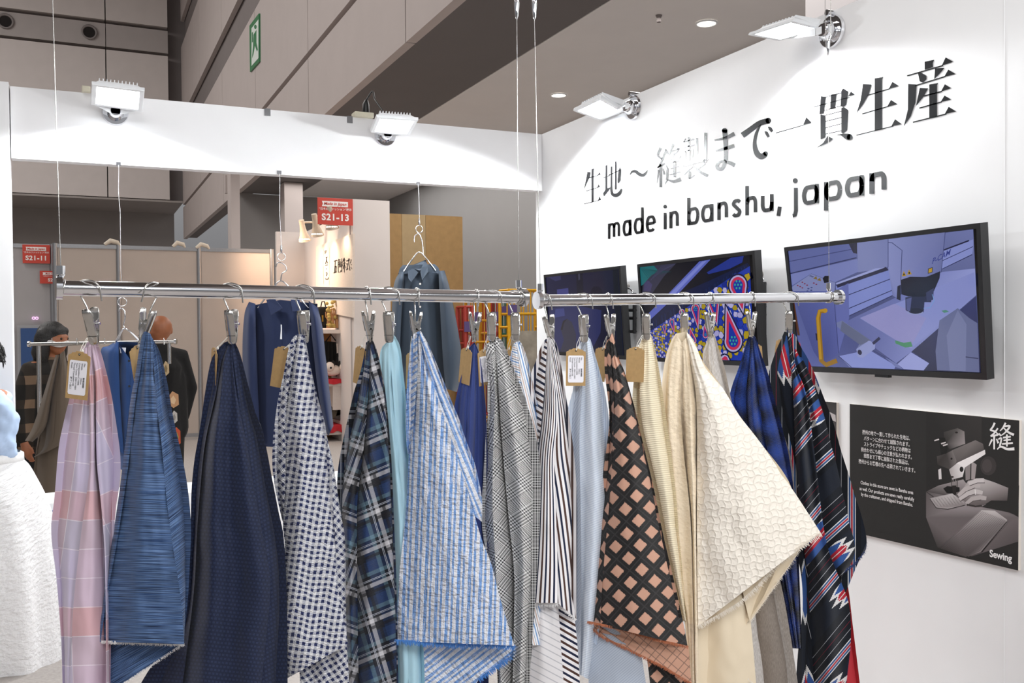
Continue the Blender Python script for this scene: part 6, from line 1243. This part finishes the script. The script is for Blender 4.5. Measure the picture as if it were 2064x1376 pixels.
# ---------------------------------------------------------------- people
skin = M('skin', '#b98063', .55, var=.06, sc=30); skin2 = M('skin_tan', '#9a5f3f', .5, var=.06, sc=30); hairm = M('hair_black', '#141211', .45, var=.3, bump=.6, sc=160)
def limb(mb, pts, rs): 
    mb.tube(pts, rs, 12); 
    for p, q in ((pts[0], rs[0]), (pts[-1], rs[-1])): mb.ball(p, q, 10, 7)
def person(at, face, H, label, parts, skinm, arms=None, lean=0., sway=0.):
    """at: floor point; face: heading the person looks to; H: height; arms: two wrist points in body space (side, front, up) or None"""
    fx = Vector((face[0], face[1], 0)).normalized(); sx = Vector((fx.y, -fx.x, 0)); k = H/1.7; at = Vector(at)
    def P(s, f, u): return at + (sx*s + fx*(f + lean*max(0, u-.9)) + Vector((0, 0, u)) + _r*sway*max(0, u-1.05))*k
    r = thing('person', at, label, 'person')
    mb = MB()
    limb(mb, [P(0, 0, .95), P(0, .01, 1.1), P(0, 0, 1.3), P(0, -.01, 1.42)], [.135*k, .12*k, .145*k, .09*k])
    for s in (-1, 1):
        limb(mb, [P(s*.09, 0, .92), P(s*.1, .01, .5), P(s*.1, -.01, .09)], [.085*k, .058*k, .04*k]); limb(mb, [P(s*.1, -.04, .05), P(s*.105, .13, .035)], [.042*k, .035*k])
        sh = (s*.17, 0, 1.38)
        w = (arms[0 if s < 0 else 1] if arms else None) or (s*.24, .06, .84)
        el = tuple((a+b)/2 for a, b in zip(sh, w)); el = (el[0]+s*.05, el[1]-.05, el[2])
        limb(mb, [P(0, -.01, 1.40), P(*sh)], [.075*k, .062*k]); limb(mb, [P(*sh), P(*el), P(*w)], [.058*k, .042*k, .028*k])
        d = Vector(w)-Vector(el); d.normalize(); wv = Vector(w)
        pm = wv+d*.05; limb(mb, [P(*wv), P(*pm), P(*(wv+d*.085))], [.028*k, .034*k, .032*k])
        sd = Vector((0, 1, 0)) if abs(d.y) < .7 else Vector((1, 0, 0))
        for q in range(4):
            o = sd*(.027-.018*q); b = wv+d*.085+o; L = (.07, .08, .075, .058)[q]; limb(mb, [P(*b), P(*(b+d*L*.55)), P(*(b+d*L+Vector((-s*.012, 0, 0))))], [.0105*k, .0095*k, .008*k])
        b = wv+d*.03+sd*.03; limb(mb, [P(*b), P(*(b+sd*.022+d*.035)), P(*(b+sd*.026+d*.062))], [.012*k, .0105*k, .009*k])
    limb(mb, [P(0, -.01, 1.40), P(0, .005, 1.53)], [.055*k, .052*k])
    c = (0, .02, 1.60); mb.ball(P(*c), .098*k, 18, 12); mb.ball(P(0, -.005, 1.625), .092*k, 18, 12); limb(mb, [P(0, .05, 1.55), P(0, .075, 1.52)], [.062*k, .032*k])
    limb(mb, [P(0, .112, 1.60), P(0, .132, 1.575)], [.011*k, .015*k]); 
    for s in (-1, 1): limb(mb, [P(s*.094, .0, 1.61), P(s*.098, -.004, 1.575)], [.02*k, .014*k]); limb(mb, [P(s*.03, .103, 1.625), P(s*.05, .09, 1.625)], [.012*k, .010*k])
    limb(mb, [P(-.022, .108, 1.545), P(.022, .108, 1.545)], [.008*k, .008*k])
    adopt(remesh(mb.build('body', skinm), .0085, 3), r)
    for s in (-1, 1):
        e = MB(); e.ball(P(s*.034, .104, 1.612), .011*k, 10, 7); adopt(e.build('eye', M('eye_dark', '#1a1513', .3), smooth=True), r)
    if 'top' in parts:
        mt, lo = parts['top']; mb = MB()
        limb(mb, [P(0, 0, lo), P(0, .01, 1.1), P(0, 0, 1.3), P(0, -.01, 1.41)], [.165*k, .16*k, .172*k, .1*k])
        for s in (-1, 1):
            limb(mb, [P(s*.1, 0, lo+.02), P(s*.1, 0, 1.2)], [.13*k, .12*k]); w = (arms[0 if s < 0 else 1] if arms else None) or (s*.24, .06, .84); sh = (s*.17, 0, 1.37)
            el = tuple((a+b)/2 for a, b in zip(sh, w)); el = (el[0]+s*.05, el[1]-.05, el[2]); w2 = tuple(e+(a-e)*.9 for a, e in zip(w, el))
            limb(mb, [P(0, -.01, 1.38), P(*sh), P(*el), P(*w2)], [.1*k, .088*k, .066*k, .05*k])
        adopt(remesh(mb.build('top', mt), .012, 4), r)
    if 'trousers' in parts:
        mb = MB()
        for s in (-1, 1): limb(mb, [P(s*.07, 0, .95), P(s*.1, 0, .5), P(s*.1, 0, .1)], [.135*k, .09*k, .08*k])
        adopt(remesh(mb.build('trousers', parts['trousers']), .014, 4), r)
    if 'hair' in parts:
        kind = parts['hair']; mb = MB()
        mb.ball(P(0, -.012, 1.640), .112*k, 20, 12); mb.ball(P(0, -.035, 1.60), .105*k, 18, 10)
        if kind == 'bob':
            for s in (-1, 0, 1): limb(mb, [P(s*.085, -.01 if s else -.07, 1.64), P(s*.1, -.01 if s else -.08, 1.50), P(s*.085, -.0 if s else -.085, 1.40)], [.062*k, .066*k, .04*k])
            limb(mb, [P(-.05, .055, 1.67), P(.05, .055, 1.67)], [.035*k, .035*k])
        o = remesh(mb.build('hair', hairm), .009, 2); adopt(o, r)
        if kind == 'messy':
            st = MB(); rnd = random.Random(5)
            for q in range(150):
                th, ph_ = rnd.uniform(0, 2*PI), rnd.uniform(-.35, 1.45); d = Vector((math.cos(th)*math.cos(ph_), math.sin(th)*math.cos(ph_), math.sin(ph_)))
                c0 = P(0, -.015, 1.625)+d*.1*k; t = d.cross(Vector((rnd.uniform(-1, 1), rnd.uniform(-1, 1), rnd.uniform(-1, 1)))).normalized()
                st.tube([c0, c0+d*.02*k+t*.025*k, c0+d*.018*k+t*.055*k+Vector((0, 0, -.025*k))], [.008*k, .006*k, .0012*k], 5)
            adopt(st.build('hair_strands', hairm, smooth=True), r)
    return r, P, k
# visitor with dark bob hair in a checked shirt behind the rack
def objfab(name, fn):
    m = bpy.data.materials.new(name); m.use_nodes = True; X.nt = nt = m.node_tree; b = nt.nodes['Principled BSDF']; tc = nt.nodes.new('ShaderNodeTexCoord'); sp = nt.nodes.new('ShaderNodeSeparateXYZ')
    nt.links.new(tc.outputs['Object'], sp.inputs[0]); c = fn(X(sp.outputs[0]), X(sp.outputs[1]), X(sp.outputs[2])); nt.links.new(c.k, b.inputs['Base Color']); b.inputs['Roughness'].default_value = .9; return m
chk = objfab('block_check_wool', lambda x, y, z: mixc(((x+y*.6).band(.2, 0, .075))*(z.band(.16, 0, .06)), mixc(((x+y*.6).band(.2, 0, .075)).mx(z.band(.16, 0, .06))*.5, '#15120f', '#3a3026'), '#76604c'))
g = pz(78, 700, 6.35); pf = (g.x, g.y, 0)
r, P, k = person(pf, (RGT.x*.85-.2*_f.x, RGT.y*.85-.2*_f.y), 1.5, 'person with dark bobbed hair in a dark block checked shirt by the coat rack', {'top': (chk, .8), 'hair': 'bob', 'trousers': M('trousers_dark', '#1d1b1e', .9)}, skin2, lean=.18)
adopt(MB().ball(P(.03, .12, 1.29), .02).build('badge_strap', M('pink_strap', '#c23a4a', .7), smooth=True), r)
mb = MB(); mb.tube(spl([tuple(P(.02, .165, 1.58)), tuple(P(.075, .12, 1.565)), tuple(P(.1, .01, 1.6))], 5), .02*k, 8); adopt(mb.build('face_mask', M('mask_white', '#d9d4d2', .8), smooth=True), r)
# bald visitor in black pullover with patches
blackw = M('black_knit', '#0f0e0e', .95, bump=.3)
g = pz(323, 690, 7.0); r, P, k = person((g.x, g.y, 0), (_f.x*.6-_r.x*.8, _f.y*.6-_r.y*.8), 1.57, 'bald person in a black pullover with pale patches, seen from behind', {'top': (blackw, .76), 'trousers': M('trousers_black', '#121212', .9)}, skin2, lean=.0)
for px, py, w, h, c1, c2, nm in ((335, 742, 13, 30, '#c9b08a', '#8f7a55', 'patch'), (350, 805, 22, 34, '#c99a72', '#e2c29a', 'patch'), (352, 840, 12, 26, '#c9c4bc', '#9a958e', 'patch'), (357, 880, 15, 40, '#c8593a', '#a3a35c', 'patch')):
    cc = pz(px, py, 6.74); a_ = Art(0, 0, 1, lambda x, y: pz(x, y, 6.74), -_f, .003); a_.poly([(px-w*.5, py-h*.15), (px-w*.1, py-h*.5), (px+w*.45, py-h*.3), (px+w*.5, py+h*.3), (px, py+h*.5), (px-w*.4, py+h*.3)], c1); a_.poly([(px-w*.25, py-h*.05), (px, py-h*.25), (px+w*.25, py), (px+w*.1, py+h*.28), (px-w*.2, py+h*.2)], c2)
    adopt(a_.mb.build(nm, MC('woven_patch', 0, .9)), r)
adopt(MB().tube([P(-.05, -.02, 1.44), P(-.06, .07, 1.41), P(.06, .07, 1.41)], .03*k, 8).build('scarf', M('scarf_pale', '#b9a48e', .9), smooth=True), r)
# visitor at the edge in pale blue top and white skirt
tops = M('pale_blue_cotton', '#bcd2f0', .85, var=.04, sc=9); skirtm = None
g = pz(-124, 700, 4.15); pf = Vector((g.x, g.y, 0))
r, P, k = person(pf, (_f.x*.9-_r.x*.4, _f.y*.9-_r.y*.4), 1.43, 'person with tousled black hair in a pale blue top and white crinkled skirt', {'top': (tops, .93), 'hair': 'messy'}, skin, [(-.10, .34, 1.02), (.10, .34, 1.02)], lean=.12, sway=.36)
skf = fab('white_crinkle', lambda u, v: (mixc(nz(u, v, .9, 3.)*.3, '#f7f6f6', '#e9e7e6'), nz(u*1.1, v*1.7, .3, 4.)*5.+nz(u, v, 1.2, 2.)*.3, 1.5), .95, .4)
rows = []; uvs = []; ZK = 4.15
ctr = pz(-124, 700, ZK)
prof = [(918, 77), (931, 78), (945, 90), (980, 108), (1014, 122), (1056, 134), (1108, 146), (1177, 156), (1263, 163), (1350, 168), (1440, 172), (1560, 178)]
prof = spl([(y, w+82) for y, w in prof], 4)
for j, (y, w) in enumerate(prof):
    t = min(1, max(0, (y-931)/300)); z = pz(-124, y, ZK).z; row = []; uv = []; R = w*ZK/F; N = 120
    for i in range(N+1):
        th = 2*PI*i/N; f = 1+t*(.035*math.sin(th*9+.5)+.02*math.sin(th*17+y*.004))+.006*noise.noise(Vector((math.cos(th)*9, math.sin(th)*9, y*.05)))*t
        p = Vector((ctr.x, ctr.y, z))+(_r*math.cos(th)+_f*math.sin(th)*.62)*R*f; row.append(p); uv.append((R*th*100, y*ZK/F*100))
    rows.append(row); uvs.append(uv)
o = MB().grid(rows, uvs).build('skirt', skf, smooth=True); adopt(o, r)
wb = MB(); ring = lambda y, w: [Vector((ctr.x, ctr.y, pz(-124, y, ZK).z))+(_r*math.cos(2*PI*i/60)+_f*math.sin(2*PI*i/60)*.62)*((w+82)*ZK/F) for i in range(60)]
wb.grid([ring(914, 72), ring(917, 78.5), ring(931, 79), ring(933, 76)], close=True); adopt(wb.build('waistband', M('waist_white', '#e4e3e2', .85, bump=.2), smooth=True), r)
mb = MB()  # puffed sleeve and bloused waist of the top
for pts, rs in (((( -20, 800), (6, 830), (14, 858), (4, 880)), (22, 24, 21, 16)), (((-60, 880), (-20, 888), (8, 897), (14, 905)), (34, 32, 26, 18)), (((-60, 800), (-30, 806), (-12, 822)), (30, 30, 26))):
    q = spl([(x, y, w) for (x, y), w in zip(pts, rs)], 5); limb(mb, [pz(x, y, ZK-.05+.0012*abs(x)) for x, y, w in q], [w*ZK/F for x, y, w in q])
mb.ball(Vector((ctr.x, ctr.y, pz(0, 890, ZK).z)), (.165, .15, .07), 20, 10)
o = mb.build('blouse_fold', tops); o.parent = r; adopt(remesh(o, .011, 3), r)
dm = o.modifiers.new('crease', 'DISPLACE'); tx = bpy.data.textures.new('crease', 'CLOUDS'); tx.noise_scale = .06; dm.texture = tx; dm.strength = .035; dm.mid_level = .5
# things on the counter ledge behind
c_ = pz(92, 1058, 4.72)
r = thing('counter_pad', pv(90, 1040, HV-.02), 'pale blue pad with a dark rim leaning at the counter', 'pad')
q = [pv(80, 1110, HV-.03), pv(106, 1108, HV-.03), pv(106, 1030, HV-.01), (pv(80, 1031, HV-.01))]
adopt(MB().hexa(q, [x+Vector((0, .008, 0)) for x in q]).build('sheet', M('pad_blue', '#c3d9f0', .5)), r)
adopt(MB().tube([q[3], q[2]], .006, 6).build('rim', M('pad_rim', '#2b4f9a', .5)), r)
for y in (1092, 1100): adopt(MB().tube([pv(82, y, HV-.036), pv(106, y-1, HV-.036)], .004, 6).build('line', M('pad_line', '#3a3f55', .5)), r)
